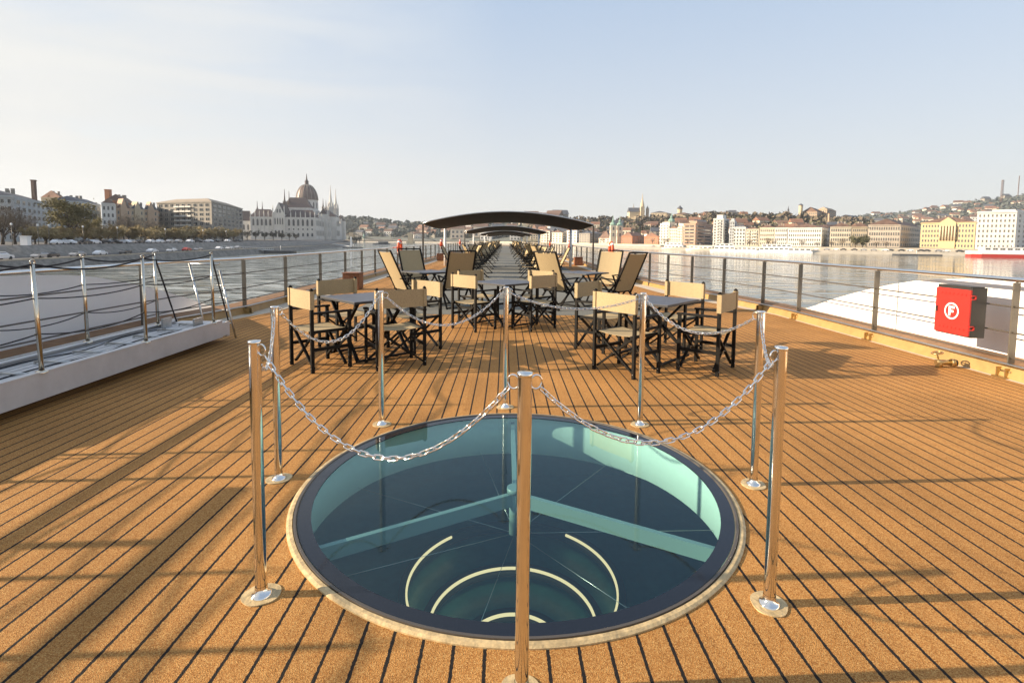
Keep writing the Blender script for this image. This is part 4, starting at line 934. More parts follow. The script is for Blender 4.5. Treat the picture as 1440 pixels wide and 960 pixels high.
def hhouse(x, y, Y, w, h, dpt, col, label, group):
    loc = (ax(x, Y), Y, az(y, x, Y)-h*.6); rz = random.uniform(-.5, .3)-.25
    P = HP[col]
    if not P[1]: o = P[0]; P[1] = True; o.location = loc; o.rotation_euler.z = rz
    else: o = copy_tree(P[0], loc, rz)
    o.scale = (w, dpt, h); o['label'] = label; o['group'] = group
def prof_at(prof, x):
    for (a, y, Y), (a2, y2, Y2) in zip(prof, prof[1:]):
        if a <= x <= a2: t = (x-a)/(a2-a); return y+(y2-y)*t, Y+(Y2-Y)*t
    return prof[-1][1:]
cols_ = ['white', 'cream', 'pink', 'cream', 'white', 'grey']
ANCH = {'castle': [(760, 'behind the pink waterfront house'), (800, 'behind the small white waterfront house'), (845, 'beside the church nave'), (890, 'behind the orange brick house'), (920, 'below the long hilltop palace'), (950, 'under the domed hilltop tower'), (990, 'behind the striped office block'), (1030, 'behind the tall white tower block'), (1075, 'behind the cream terrace houses'), (1115, 'below the slender steeple'), (1150, 'below the brown archive'), (1200, 'behind the sand-coloured house')],
 'far_left': [(510, 'near the tiny domed tower'), (545, 'behind the two small boats'), (585, 'above the bridge tower'), (625, 'beside the nearest canopy pole')], 'foot': [(650, 'seen left of the aisle beneath the canopy'), (700, 'seen over the far end of the aisle'), (750, 'seen right of the aisle beneath the canopy'), (785, 'beside the right canopy poles')],
 'right': [(1240, 'above the pinkish palace block'), (1310, 'above the yellow building'), (1360, 'between the yellow building and the hotel'), (1400, 'beside the lattice mast'), (1435, 'below the very thin mast')]}
gl = {'far_left': 'a small {} house among trees on the far hill left of the canopies', 'castle': 'a small {} house on the wooded castle hill slope', 'right': 'a tiny {} house on the distant bluish hill at the right', 'foot': 'a small {} house in the crowded roofs under the canopies'}
def scatter(key, n, xr, prof, tr, wr, depth, dz):
    for i in range(n):
        x = random.uniform(*xr); y, Y = prof_at(prof, x); t = random.uniform(*tr); c = random.choice(cols_)
        zr = az(y, x, Y); X = ax(x, Y); hyp = math.hypot(X, Y); X2, Y2 = X-X/hyp*depth*t, Y-Y/hyp*depth*t; z = zr+(dz-zr)*t
        w = random.uniform(*wr); h = w*random.uniform(.55, .8); P = HP[c]; rz = random.uniform(-.6, .3)
        loc = (X2, Y2, z-.8)
        if not P[1]: o = P[0]; P[1] = True; o.location = loc; o.rotation_euler.z = rz
        else: o = copy_tree(P[0], loc, rz)
        an = min(ANCH[key], key=lambda q: abs(q[0]-x))[1]; sz = 'tiny' if w < wr[0]+(wr[1]-wr[0])*.33 else ('small' if w < wr[0]+(wr[1]-wr[0])*.66 else 'larger')
        o.scale = (w, w*.8, h); o['label'] = f'{sz} {c} hillside house {"high up" if t < .5 else "low down"} {an}'; o['group'] = f'{sz} {c} hillside houses {an}'
scatter('castle', 90, (745, 1215), cp, (.45, .98), (8, 14), 210, -1)
scatter('far_left', 38, (500, 640), gp, (.25, .95), (10, 20), 330, -2)
scatter('foot', 45, (640, 790), gp, (.1, .95), (16, 30), 330, -2)
scatter('right', 70, (1230, 1440), rp, (.0, .75), (10, 22), 700, 10)
scatter('castle', 8, (975, 1060), cp, (.05, .2), (7, 10), 210, -1)
# monuments on the ridge
mc = empty('hilltop_church', (ax(902, 835), 835, az(307, 902, 835)-3), label='gothic hilltop church with a tall pale stone spire and dark roof', cat='church')
z = lambda y: (305-y)/F*835
b = MB(); b.box((-8, 8, 6), (24, 16, 14)); b.build('wall', 'wall_sand', mc)
b = MB(); b.add([(-20.5, -.5, 13), (4.5, -.5, 13), (4.5, 16.5, 13), (-20.5, 16.5, 13), (-20.5, 8, 20), (4.5, 8, 20)], [(0, 1, 5, 4), (2, 3, 4, 5), (1, 2, 5), (3, 0, 4)]); b.build('roof', 'slate', mc)
b = MB(); b.box((0, 0, 10), (6, 6, 22)); b.lathe((0, 0, 21), [(3.4, 0), (3.0, 4), (2.6, 5), (.9, 12), (.1, 22)], 8, sm=False); b.build('tower', 'wall_sand', mc)
b = MB(); b.lathe((-12, 8, 19), [(1.2, 0), (.6, 3), (.1, 8)], 6, sm=False); b.lathe((9, 2, 0), [(2.5, 0), (2.5, 17), (2.8, 17.3), (.1, 23)], 8, sm=False); b.build('turret', 'wall_taupe', mc)
def ridge_b(x0, x1, x2, Y, eave, ridge, wall, roof, label, cols, rows, base=312, nm='hilltop_building', d2=30):
    building((x0, Y+12), (x1, Y), (x2, Y+d2), az(base, x1, Y), eave, ridge, wall, roof, label, cols, rows, name=nm, chim=0, group='buildings on the castle hill ridge')
ridge_b(884, 913, 916, 812, 306.5, 304.5, 'wall_sand', None, 'long pale bastion wall below the gothic hilltop church', (10, 0), 1, 313)
ridge_b(914, 936, 944, 800, 299.5, 296.5, 'wall_sand', 'slate', 'long stone hilltop palace with a shaded right end', (9, 3), 3, 308)
ridge_b(946, 973, 977, 770, 301.5, 298.5, 'wall_sand', 'tile', 'stone hilltop palace beneath the small domed tower', (9, 1), 3, 308)
ridge_b(978, 1002, 1006, 742, 300.5, 298, 'wall_cream', 'tile', 'cream ridge house right of the domed hilltop tower', (6, 1), 2, 306)
ridge_b(1008, 1024, 1026, 735, 299.5, 298, 'wall_taupe', 'slate', 'low dark ridge house with a flat slate roof', (5, 1), 2, 305)
ridge_b(1027, 1041, 1048, 728, 303, 300, 'wall_cream', 'tile', 'yellowish ridge house at the right end of the ridge row', (4, 1), 2, 307)
ridge_b(1150, 1163, 1176, 655, 294, 290.5, 'wall_castle', 'tanroof', 'rear wing of the brown archive with a tan sunlit roof', (4, 4), 4, 312, 'archive_building', 40)
ridge_b(1128, 1149, 1162, 630, 297.5, 290.5, 'wall_castle', 'tile', 'massive brown castle-like archive on the ridge with a steep roof', (7, 6), 4, 314, 'archive_building', 60)
ridge_b(1180, 1196, 1212, 640, 305, 301.5, 'wall_taupe', 'slate', 'grey ridge house right of the brown archive', (4, 4), 2, 312)
def slim(x, Y, yt, yb, w, wall, top, label, nm, capf=.3):
    e = empty(nm, (ax(x, Y), Y, az(yb, x, Y)), label=label, cat='tower'); h = (yb-yt)/F*Y
    b = MB(); b.lathe((0, 0, 0), [(w, 0), (w, h*(1-capf)), (w*1.25, h*(1-capf)+.3)], 10, sm=False); b.build('shaft', wall, e)
    b = MB(); b.lathe((0, 0, h*(1-capf)), [(w*1.2, .3), (w*1.1, h*capf*.3), (w*.5, h*capf*.6), (.08, h*capf)], 10, sm=False); b.build('cap', top, e)
slim(955, 772, 289, 300, 3.6, 'wall_sand', 'slate', 'small domed tower rising from the hilltop palace', 'domed_tower', .5)
slim(1108, 650, 289.5, 306, .9, 'wall_white', 'slate', 'slender white steeple on the ridge left of the round tower', 'steeple', .5)
slim(1125.5, 640, 286, 309, 2.3, 'wall_sand', 'slate', 'tall round stone tower left of the brown archive', 'round_tower', .15)
slim(1166, 560, 300, 318, 1.0, 'wall_peach', 'tile', 'slim brick chimney in front of the brown archive', 'brick_chimney', .05)
slim(513, 990, 327, 341, 2.2, 'wall_cream', 'copper', 'tiny domed tower at the foot of the far left hill', 'domed_tower', .6)
def mast(x, Y, yt, yb, w, label):
    e = empty('radio_mast', (ax(x, Y), Y, az(yb, x, Y)), label=label, cat='mast'); h = (yb-yt)/F*Y; b = MB()
    for sx, sy in ((-1, -1), (1, -1), (1, 1), (-1, 1)): b.bar((sx*w, sy*w, 0), (sx*w*.8, sy*w*.8, h), .7)
    k = int(h/4)
    for i in range(k):
        z0, z1 = h*i/k, h*(i+1)/k
        for s_ in (-1, 1): b.bar((-w, s_*w, z0), (w, s_*w, z1), .6); b.bar((s_*w, -w, z1), (s_*w, w, z0), .6)
    b.build('lattice', 'tile', e); b = MB(); b.box((0, 0, h), (w*2, w*2, 2)); b.build('platform', 'tile', e)
mast(1410, 1500, 254, 290, 2.0, 'tall brown lattice radio mast above the white hotel'); mast(1433, 1580, 248, 280, .5, 'very thin radio mast at the far right edge of the hill')

# ------------------------------------------------------------ bridge
br = empty('suspension_bridge', (ax(578, 900), 900, WZ), label='distant stone-towered suspension bridge across the river', cat='bridge'); bo = Vector(br.location)
xs = [ax(497, 900), ax(578, 900)]
zd = az(338.6, 540, 900)-WZ
b = MB(); b.bar((ax(485, 900)-bo.x, 0, zd), (ax(660, 915)-bo.x, 15, zd), 10, 1.6); b.build('deck', 'wall_taupe', br)
for X in xs:
    b = MB(); zt = az(327.5, 578, 900)-WZ
    b.box((X-bo.x, 0, zd/2), (12, 14, zd)); 
    for s_ in (-1, 1): b.box((X-bo.x, s_*5, (zt+zd)/2), (6.5, 3.2, zt-zd))
    b.box((X-bo.x, 0, zt-2.2), (7.5, 13, 4.4)); b.build('tower', 'wall_sand', br)
b = MB()
for s_ in (-1, 1):
    A, B_ = xs[0]-bo.x, xs[1]-bo.x; pts = []
    for k in range(21): t = k/20; pts.append((A+(B_-A)*t, s_*5, zt-.5-(zt-zd-2)*4*t*(1-t)))
    b.tube(pts, .5, 5); b.tube([(B_, s_*5, zt-.5), (B_+45, s_*5, zd)], .5, 5); b.tube([(A, s_*5, zt-.5), (A-40, s_*5, zd)], .5, 5)
b.build('chain_cable', 'wall_taupe', br)

# ------------------------------------------------------------ trees
def tree_mesh(kind, seed, n, leaf, spread=1.0):
    rnd = random.Random(seed); tr = MB(); cr = MB(); H0 = 1.0
    tr.tube([(0, 0, 0), (.01, 0, .16), (.0, .01, .34)], [.035, .026, .018], 7)
    tips = []
    for k in range(9):
        a = k*2.4+rnd.uniform(-.3, .3); r = rnd.uniform(.14, .36)*spread; zt = rnd.uniform(.5, .93)
        p0 = Vector((0, 0, rnd.uniform(.14, .33))); p3 = Vector((r*math.cos(a), r*math.sin(a), zt)); m_ = p0.lerp(p3, .5)+Vector((0, 0, -.03))
        tr.tube([p0, m_, p3], [.014, .009, .003], 5)
        for q in range(4):
            t = rnd.uniform(.35, 1); s0 = p0.lerp(p3, t); e_ = s0+Vector((rnd.uniform(-.14, .14), rnd.uniform(-.14, .14), rnd.uniform(-.02, .16)))
            tr.tube([s0, e_], [.004, .0015], 3); tips.append(e_)
        tips.append(p3)
    for k in range(n):
        c = rnd.choice(tips); g = rnd.gauss
        p = c+Vector((g(0, .055), g(0, .055), g(0, .05)))
        if p.z < .12: continue
        u = Vector((g(0, 1), g(0, 1), g(0, 1))).normalized(); v = u.orthogonal().normalized(); w_ = leaf*rnd.uniform(.6, 1.4)
        if kind == 'bare': cr.add([p-u*w_*1.6, p+v*w_*.22, p+u*w_*1.6], [(0, 1, 2)])
        else: cr.add([p-u*w_-v*w_*.5, p+u*w_-v*w_*.5, p+u*w_*.7+v*w_*.6, p-u*w_*.7+v*w_*.6], [(0, 1, 2, 3)])
    return tr, cr
TP = {}
def tree(kind, leafmat, n, leaf, X, Y, z, h, wd, label, group, name='tree', cat='tree', var=0):
    key = (kind, leafmat, n, var)
    if key not in TP:
        t_, c_ = tree_mesh(kind, hash(key[3])+len(TP)*7, n, leaf); TP[key] = (t_.mesh('trunk', 'bark'), c_.mesh('crown', leafmat))
    e = empty(name, (X, Y, z), random.uniform(0, 6), label, cat, group); e.scale = (h*wd, h*wd, h)
    inst('trunk', TP[key][0], e, (0, 0, 0)); inst('crown', TP[key][1], e, (0, 0, 0)); return e
# rows of round yellow-brown shrubby trees on the left promenade
i = 0; x = 46
while x < 338:
    Y = interp([(40, 150), (60, 158), (120, 180), (200, 215), (345, 330)], x)
    h = interp([(40, 4.8), (150, 5.4), (230, 5.8), (345, 7.5)], x)*random.uniform(.85, 1.15)
    tree('leaf', 'leaf_willow', 1900, .024, ax(x, Y), Y+random.uniform(-3, 3), -1.3, h*1.08, 1.35, 'one of the round yellowish-brown trees in the clipped row along the left promenade', 'yellowish trees along the left promenade', var=i % 3)
    x += interp([(40, 10), (345, 6)], x); i += 1
tree('leaf', 'leaf_olive', 5200, .0155, ax(108, 175), 175, -1.3, 14.2, 1.32, 'largest tree on the left bank, broad olive-green crown on dark limbs', None, 'broad_tree')
tree('leaf', 'leaf_olive', 2600, .018, ax(137, 190), 190, -1.3, 10, 1.0, 'smaller olive-green tree just right of the largest tree', None, 'broad_tree')
for x, h, Y in ((-4, 11, 150), (14, 11.5, 146), (31, 11, 152), (47, 9, 160)): tree('bare', 'leaf_bare', 3200, .02, ax(x, Y), Y, -1.3, h, 1.1, ordw[(x+20)//15]+' bare brown tree from the left edge of the left bank', 'bare trees at the left edge', 'bare_tree', var=x % 2)
for k, (x, Y, h) in enumerate(((170, 235, 10), (181, 240, 12), (193, 245, 12.5), (204, 250, 11), (214, 255, 11), (224, 262, 10))): tree('bare', 'leaf_bare', 3200, .02, ax(x, Y), Y, -1.3, h, .95, ordw[k]+' bare brown tree from the left before the gabled houses', 'bare trees before the gabled houses', 'bare_tree', var=k % 2)
for k, x in enumerate((338, 346, 353, 361, 369, 377, 384, 390)): tree('leaf', 'leaf_dark', 900, .022, ax(x, 430), 430+k*6, -1.3, 9.5-.4*k, 1.2, ordw[k]+' dark tree from the left in front of the domed palace', 'dark trees before the palace', var=k % 2)
for k, x in enumerate((495, 499, 503, 507)): tree('leaf', 'leaf_dark', 500, .03, ax(x, 800), 800, -6, 10, 1.3, ordw[k]+' of the tiny dark trees on the point beyond the palace', 'tiny dark trees on the point')
for k, (x, h, n) in enumerate(((1082, 7.5, 900), (1090, 6, 600), (1130, 6.5, 600), (1152, 5.5, 500), (1172, 6, 500), (1187, 7, 700), (1206, 9, 1200), (1216, 9.5, 1200), (1236, 6, 500), (1250, 6.5, 500), (1055, 6, 500), (968, 6, 400), (935, 8, 500), (940, 7, 400), (990, 6, 400), (918, 6, 400), (848, 7, 400), (838, 7, 400))):
    Y = fy(x)-13; tree('leaf' if n > 900 else 'bare', 'leaf_green' if n > 900 else 'leaf_bare', n*2, .028, ax(x, Y), Y, -2.4, h, 1.15, f'{"olive-green" if n > 900 else "thin brown"} waterfront tree on the right bank, {ordw[k] if k < 20 else k} of that row', 'trees along the right embankment')
# wooded hillsides: crowns as ground cover that nobody could count
def wood(name, prof, n, xr, tr, depth, dz, lm, size, label):
    c = MB(); rnd = random.Random(5)
    for i in range(n):
        x = rnd.uniform(*xr); y, Y = prof_at(prof, x); t = rnd.uniform(*tr); zr = az(y, x, Y); X = ax(x, Y); hp = math.hypot(X, Y)
        p = Vector((X-X/hp*depth*t, Y-Y/hp*depth*t, zr+(dz-zr)*t)); s_ = size*rnd.uniform(.6, 1.3)
        for q in range(9):
            o = p+Vector((rnd.gauss(0, s_*.45), rnd.gauss(0, s_*.45), rnd.uniform(.1, 1.1)*s_)); u = Vector((rnd.gauss(0, 1), rnd.gauss(0, 1), rnd.gauss(0, 1))).normalized()*s_*.4; v = u.orthogonal().normalized()*s_*.35
            c.add([o-u-v, o+u-v, o+u*.6+v, o-u*.6+v], [(0, 1, 2, 3)])
    tag(c.build(name, lm), label, 'woodland', kind='stuff')
wood('castle_hill_woodland', cp, 1000, (745, 1225), (0, .8), 210, -1, 'leaf_green', 5, 'patchy woodland covering the castle hill slope')
wood('bare_hill_woodland', cp, 1500, (745, 1225), (0, .9), 210, -1, 'leaf_bare', 5, 'bare brown scrub covering the castle hill slope')
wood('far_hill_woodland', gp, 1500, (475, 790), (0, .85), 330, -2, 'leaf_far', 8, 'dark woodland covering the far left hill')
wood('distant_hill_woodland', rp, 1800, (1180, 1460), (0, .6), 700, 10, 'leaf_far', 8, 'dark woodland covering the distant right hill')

# ------------------------------------------------------------ cars
def car(paint):
    e = empty('parked_car', (0, 0, 0), label='x', cat='car')
    b = MB(); pr_ = [(-2.15, .35), (-2.2, .75), (-1.95, .95), (-1.5, 1.0), (-.9, 1.42), (.55, 1.45), (1.15, 1.0), (2.0, .85), (2.2, .6), (2.15, .3)]
    n = len(pr_); vs = [(x, -.85 if z < 1.1 else -.68, z) for x, z in pr_]+[(x, .85 if z < 1.1 else .68, z) for x, z in pr_]
    b.add(vs, [tuple(range(n))[::-1], tuple(range(n, 2*n))]+[(i, (i+1) % n, n+(i+1) % n, n+i) for i in range(n)]); b.build('body', paint, e)
    b = MB(); 
    for s_ in (-1, 1): b.add([(-1.35, s_*.80, 1.02), (1.0, s_*.80, 1.02), (.5, s_*.73, 1.36), (-.85, s_*.73, 1.36)], [(0, 1, 2, 3)])
    b.add([(.6, -.64, 1.43), (.6, .64, 1.43), (1.18, .78, 1.02), (1.18, -.78, 1.02)], [(0, 1, 2, 3)]); b.build('windows', 'win', e)
    for x in (-1.35, 1.35):
        for s_ in (-1, 1): b = MB(); b.tube([(x, s_*.88, .32), (x, s_*.68, .32)], .32, 12); b.build('wheel', 'tyre', e)
    return e
CP = {c: [car(m), False] for c, m in (('white', 'carw'), ('dark', 'card'), ('silver', 'cars'), ('red', 'carr'))}
def put_car(c, X, Y, z, rz, label, group, sc_=1):
    P = CP[c]
    if not P[1]: o = P[0]; P[1] = True; o.location = (X, Y, z); o.rotation_euler.z = rz; o['label'] = label
    else: o = copy_tree(P[0], (X, Y, z), rz, label)
    o['group'] = group; o.scale = (sc_, sc_, sc_)
low = [(8, 'white', 'a van-sized'), (65, 'silver', 'a'), (78, 'dark', 'a'), (116, 'silver', 'a'), (147, 'white', 'a'), (182, 'dark', 'a'), (219, 'white', 'a'), (246, 'white', 'a'), (267, 'red', 'a'), (283, 'silver', 'a'), (312, 'white', 'a'), (326, 'white', 'a'), (338, 'silver', 'a')]
p9 = off(PB, 9)
def on_line(poly, x):
    for p, q in zip(poly, poly[1:]):
        a, c = p[0]/p[1]*F+711 if p[1] > 0 else -9e9, q[0]/q[1]*F+711
        if a <= x <= c:
            k = (x-711)/F; t = (k*p[1]-p[0])/((q[0]-p[0])-k*(q[1]-p[1])); return p[0]+(q[0]-p[0])*t, p[1]+(q[1]-p[1])*t, math.atan2(q[1]-p[1], q[0]-p[0])
for k, (x, c, w_) in enumerate(low):
    r = on_line(p9, x)
    if r: put_car(c, r[0], r[1], -4.25, r[2]+math.pi*(k % 2), f'{c} car on the lower quay road of the left bank, {ordw[k]} from the left', 'cars on the lower left quay', 1.25 if k == 0 else 1)
pu = off(PB, 23.5)
for k in range(20):
    x = 88+k*13; r = on_line(pu, x+random.uniform(-3, 3)); c = random.choice(['white', 'dark', 'silver', 'white', 'dark'])
    if r: put_car(c, r[0], r[1], -1.3, r[2]+random.choice([0, math.pi/2]), f'{c} car parked on the upper left promenade, {ordw[k]} from the left', 'cars on the upper left promenade')
pq = off(BB[::-1], 14)
for k in range(34):
    x = 905+k*14.5+random.uniform(-3, 3); c = random.choice(['white', 'silver', 'dark', 'white', 'dark', 'silver'])
    for p, q in zip(BB, BB[1:]):
        a, c2 = p[0]/max(p[1], 1)*F+711, q[0]/max(q[1], 1)*F+711
        if c2 <= x <= a and p[1] > 0:
            t = (x-a)/(c2-a); d = (Vector(q)-Vector(p)).normalized(); X, Y = Vector(p).lerp(Vector(q), t)+Vector((d.y, -d.x))*13; 
            put_car(c, X, Y, -4.35, math.atan2(d.y, d.x), f'small {c} car in the traffic on the sunlit far quay road', f'{c} cars on the far right quay')
            CPL = None

# ------------------------------------------------------------ boats
def ship(name, L_, wd, hh, decks, label, X, Y, rz, hullm='white', cat='boat', group=None, dark=False, red=False):
    e = empty(name, (X, Y, WZ), rz, label, cat, group)
    def outline(k, l): return [(-l/2, -wd/2*k), (l*.36, -wd/2*k), (l*.46, -wd*.28*k), (l*.5, 0), (l*.46, wd*.28*k), (l*.36, wd/2*k), (-l/2, wd/2*k)]
    b = MB(); b.prism(outline(1, L_), -.3, hh, top=True); b.build('hull', 'carr' if red else hullm, e)
    if red: b = MB(); b.prism(outline(1.02, L_*1.005), hh-.01, hh+1.6, top=True); b.build('bulwark', 'white', e)
    z = hh+(1.6 if red else 0)
    for d_ in range(decks):
        k = .86-.1*d_; l = L_*(.78-.12*d_); w2 = wd*k
        b = MB(); b.box((-L_*.06, 0, z+1.15), (l, w2, 2.3)); b.build('cabin', 'white' if not dark else 'card', e)
        nw = max(3, int(l/3.2))
        for sy in (-1, 1):
            for i in range(nw): inst('window', WM, e, (-L_*.06-l/2+l*(i+.5)/nw, sy*(w2/2+.02), z+.8), 0 if sy < 0 else math.pi, (l/nw*.72, 1, 1.0))
        b = MB(); b.box((-L_*.06, 0, z+2.42), (l+.8, w2+.5, .16)); b.build('roof', 'white', e); z += 2.5
    b = MB(); b.tube([(0, 0, z), (0, 0, z+2.5)], .12, 6); b.build('mast', 'white', e)
G3 = 'excursion boats moored at the right embankment'
def qb(x, Y, rz, *a, **k): ship('excursion_boat', *a, ax(x, Y), Y, R(rz), group=G3, **k)
qb(1018, 418, 150, 20, 5, 1.3, 2, 'white excursion boat leftmost of the moored group before the tower block')
qb(1050, 408, 150, 17, 5, 1.3, 1, 'low white excursion boat with dark gaps, second of the moored group')
qb(1090, 394, 152, 30, 6, 1.3, 2, 'longest white excursion boat in the middle of the moored group')
qb(1124, 382, 153, 19, 5, 1.2, 1, 'white excursion boat rightmost of the moored group')
qb(947, 478, 140, 22, 6, 1.4, 2, 'white boat moored before the striped office')
qb(985, 448, 145, 24, 6, 1.3, 1, 'white boat moored between the striped office and the tower block')
ship('river_ship', 44, 8, 2.0, 1, 'white river ship with a red hull at the right edge', ax(1431, 300), 300, R(160), red=True, cat='boat')
ship('pontoon_boat', 26, 5, .8, 0, 'long dark landing pontoon before the pinkish palace block', ax(1294, 335), 335, R(156), hullm='card', cat='boat')
ship('pontoon_boat', 15, 4, 1.4, 0, 'black landing pontoon off the left bank', ax(397, 262), 262, R(8), hullm='card', cat='boat')
ship('small_boat', 16, 5, 1.2, 1, 'dark small boat out on the river before the bridge', ax(541, 690), 690, R(20), hullm='card', dark=True)
ship('small_boat', 12, 4, 1.0, 0, 'tiny flat boat left of the dark boat before the bridge', ax(532, 690), 690, R(10), hullm='card')
ship('landing_stage', 16, 4, .7, 0, 'flat landing stage with a white mast beyond the palace', ax(498, 420), 420, R(0), hullm='card', cat='landing stage')
b = MB(); X, Y = ax(495, 422), 422; b.box((X, Y, WZ+4.5), (1.2, 1.2, 9)); tag(b.build('mooring_pillar', 'white'), 'white mooring pillar on the landing stage beyond the palace', 'pillar')
gg = empty('access_gangway', (0, 0, 0), label='long pale gangway sloping down to the black pontoon', cat='gangway')
A_, B_ = Vector((ax(318, 248), 248, -3.9)), Vector((ax(386, 262), 262, WZ+1.6))
b = MB(); b.bar(A_, B_, 2.0, .3); b.build('walkway', 'wall_paleblue', gg)
b = MB()
for s_ in (-1, 1):
    o_ = Vector((0, s_*1.0, 1.0)); b.bar(A_+o_, B_+o_, .12)
    for k in range(12): p = A_.lerp(B_, k/11)+Vector((0, s_*1.0, 0)); b.bar(p, p+Vector((0, 0, 1)), .1)
b.build('handrail', 'wall_paleblue', gg)
g2 = empty('access_gangway', (0, 0, 0), label='pale gangway sloping to the landing stage beyond the palace', cat='gangway')
b = MB(); b.bar((ax(470, 440), 440, -3.9), (ax(494, 425), 425, WZ+1.2), 2, .5); b.build('walkway', 'wall_paleblue', g2)
# small furniture of the left bank
ks = empty('advert_kiosk', (ax(45.5, 136), 136, -1.2), label='small white kiosk on the upper promenade at the left', cat='kiosk')
b = MB(); b.box((0, 0, 1.1), (1.8, 1.2, 2.2)); b.build('body', 'white', ks); b = MB(); b.box((0, 0, 2.3), (2.1, 1.5, .2)); b.build('roof', 'white', ks)
for k, x in enumerate((27, 63, 78, 125, 172, 238, 290, 322)):
    r = on_line(off(PB, 22), x); e = empty('street_lamp', (r[0], r[1], -1.3), label=f'thin street lamp on the left promenade, {ordw[k]} from the left', cat='street lamp', group='street lamps on the left promenade')
    b = MB(); b.tube([(0, 0, 0), (0, 0, 5.2)], .07, 6); b.build('pole', 'post', e); b = MB(); b.lathe((0, 0, 5.2), [(.1, 0), (.28, .25), (.2, .55), (.02, .65)], 8); b.build('lamp_head', 'white', e)

# ============================================================ world, sun, haze, camera
w = bpy.data.worlds.new('World'); sc.world = w; w.use_nodes = True; nt = w.node_tree; L = nt.links.new; N = nt.nodes.new
bg = nt.nodes['Background']; EL = 19.6
sky = N('ShaderNodeTexSky'); sky.sky_type = 'NISHITA'; sky.sun_disc = False; sky.sun_elevation = R(EL); sky.sun_rotation = R(267)
sky.air_density = 1.0; sky.dust_density = 1.0; sky.ozone_density = 1.2; sky.altitude = 100
tc = N('ShaderNodeTexCoord'); sp = N('ShaderNodeSeparateXYZ'); L(tc.outputs['Generated'], sp.inputs[0])
# thin high haze whitening the sky, thicker low down and toward the sun, with faint streaks of cirrus
hz = N('ShaderNodeMapRange'); hz.inputs[1].default_value = 0; hz.inputs[2].default_value = .5; hz.inputs[3].default_value = .95; hz.inputs[4].default_value = .72; L(sp.outputs['Z'], hz.inputs[0])
mp = N('ShaderNodeMapping'); mp.inputs['Scale'].default_value = (1.2, 1.2, 7); mp.inputs['Rotation'].default_value = (0, .35, 0); L(tc.outputs['Generated'], mp.inputs[0])
cn = N('ShaderNodeTexNoise'); cn.inputs['Scale'].default_value = 1.6; cn.inputs['Detail'].default_value = 7; cn.inputs['Roughness'].default_value = .55; cn.inputs['Distortion'].default_value = .6; L(mp.outputs[0], cn.inputs['Vector'])
cl = N('ShaderNodeMapRange'); cl.inputs[1].default_value = .42; cl.inputs[2].default_value = .68; cl.inputs[3].default_value = 0; cl.inputs[4].default_value = .45; L(cn.outputs['Fac'], cl.inputs[0])
lf = N('ShaderNodeMapRange'); lf.inputs[1].default_value = .0; lf.inputs[2].default_value = -.7; lf.inputs[3].default_value = 0; lf.inputs[4].default_value = 1; L(sp.outputs['X'], lf.inputs[0])
mu = N('ShaderNodeMath'); mu.operation = 'MULTIPLY'; L(cl.outputs[0], mu.inputs[0]); L(lf.outputs[0], mu.inputs[1])
ad = N('ShaderNodeMath'); ad.operation = 'ADD'; ad.use_clamp = True; L(hz.outputs[0], ad.inputs[0]); L(mu.outputs[0], ad.inputs[1])
mx = N('ShaderNodeMix'); mx.data_type = 'RGBA'; L(ad.outputs[0], mx.inputs['Factor']); L(sky.outputs[0], mx.inputs['A']); zb = N('ShaderNodeMapRange'); zb.inputs[1].default_value = .02; zb.inputs[2].default_value = .48; L(sp.outputs['Z'], zb.inputs[0])
hb = N('ShaderNodeMix'); hb.data_type = 'RGBA'; L(zb.outputs[0], hb.inputs['Factor']); hb.inputs['A'].default_value = (3.75, 3.7, 3.55, 1); hb.inputs['B'].default_value = (2.35, 3.0, 3.95, 1)
L(hb.outputs['Result'], mx.inputs['B'])
lw = N('ShaderNodeMath'); lw.operation = 'MULTIPLY_ADD'; lw.use_clamp = True; L(lf.outputs[0], lw.inputs[0]); lw.inputs[1].default_value = .5; L(mu.outputs[0], lw.inputs[2])
m3 = N('ShaderNodeMix'); m3.data_type = 'RGBA'; L(lw.outputs[0], m3.inputs['Factor']); L(mx.outputs['Result'], m3.inputs['A']); m3.inputs['B'].default_value = (4.2, 4.15, 3.95, 1)
L(m3.outputs['Result'], bg.inputs[0]); bg.inputs[1].default_value = SKYS
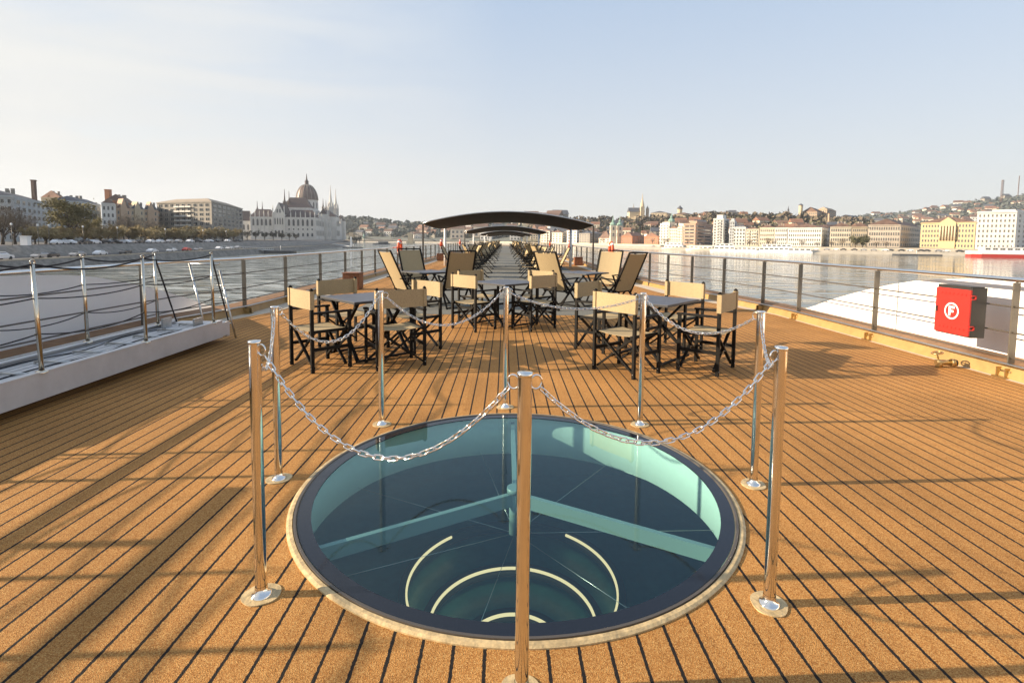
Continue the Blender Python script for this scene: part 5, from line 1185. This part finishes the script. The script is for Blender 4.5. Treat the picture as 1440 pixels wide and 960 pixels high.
sl = bpy.data.lights.new('sun', 'SUN'); sl.energy = SUNE; sl.angle = R(.55); sl.color = (1, .82, .60)
so = bpy.data.objects.new('sun', sl); COL.objects.link(so)
dv = Vector((math.cos(R(3))*math.cos(R(EL)), math.sin(R(3))*math.cos(R(EL)), -math.sin(R(EL)))); so.rotation_euler = dv.to_track_quat('-Z', 'Y').to_euler(); so.location = (-30, 0, 30)
if HAZE:
    b = MB(); b.box((0, 900, 95), (3400, 2600, 215))
    m = bpy.data.materials.new('river_haze'); m.use_nodes = True; nt = m.node_tree; nt.nodes.remove(nt.nodes['Principled BSDF'])
    pv = nt.nodes.new('ShaderNodeVolumePrincipled'); pv.inputs['Color'].default_value = (.86, .92, 1, 1); pv.inputs['Density'].default_value = HAZE; pv.inputs['Anisotropy'].default_value = .2
    nt.links.new(pv.outputs[0], nt.nodes['Material Output'].inputs['Volume'])
    tag(b.build('haze', m), 'thin morning haze over the river and city', 'haze', kind='stuff')
cam = bpy.data.cameras.new('camera'); cam.sensor_width = 36; cam.lens = F/1440*36; cam.shift_x = 0; cam.shift_y = -(480-391.09)/1440; cam.clip_start = .05; cam.clip_end = 8000
co = bpy.data.objects.new('camera', cam); COL.objects.link(co)
cy, sy = math.cos(YAW), math.sin(YAW); c, s_ = math.cos(PIT), math.sin(PIT)
right = Vector((cy, -sy, 0)); fwd = Vector((sy*c, cy*c, -s_)); upv = Vector((sy*s_, cy*s_, c))
cr, sr = math.cos(ROL), math.sin(ROL)
xi = right*cr+upv*sr; yi = -right*sr+upv*cr
co.matrix_world = Matrix(((xi.x, yi.x, -fwd.x, 0), (xi.y, yi.y, -fwd.y, 0), (xi.z, yi.z, -fwd.z, H), (0, 0, 0, 1)))
sc.camera = co
sc.view_settings.view_transform = 'Standard'; sc.view_settings.look = 'None'; sc.view_settings.gamma = 1; sc.view_settings.exposure = EXPO
sc.cycles.max_bounces = 8; sc.cycles.transparent_max_bounces = 12; sc.cycles.caustics_reflective = False; sc.cycles.caustics_refractive = False
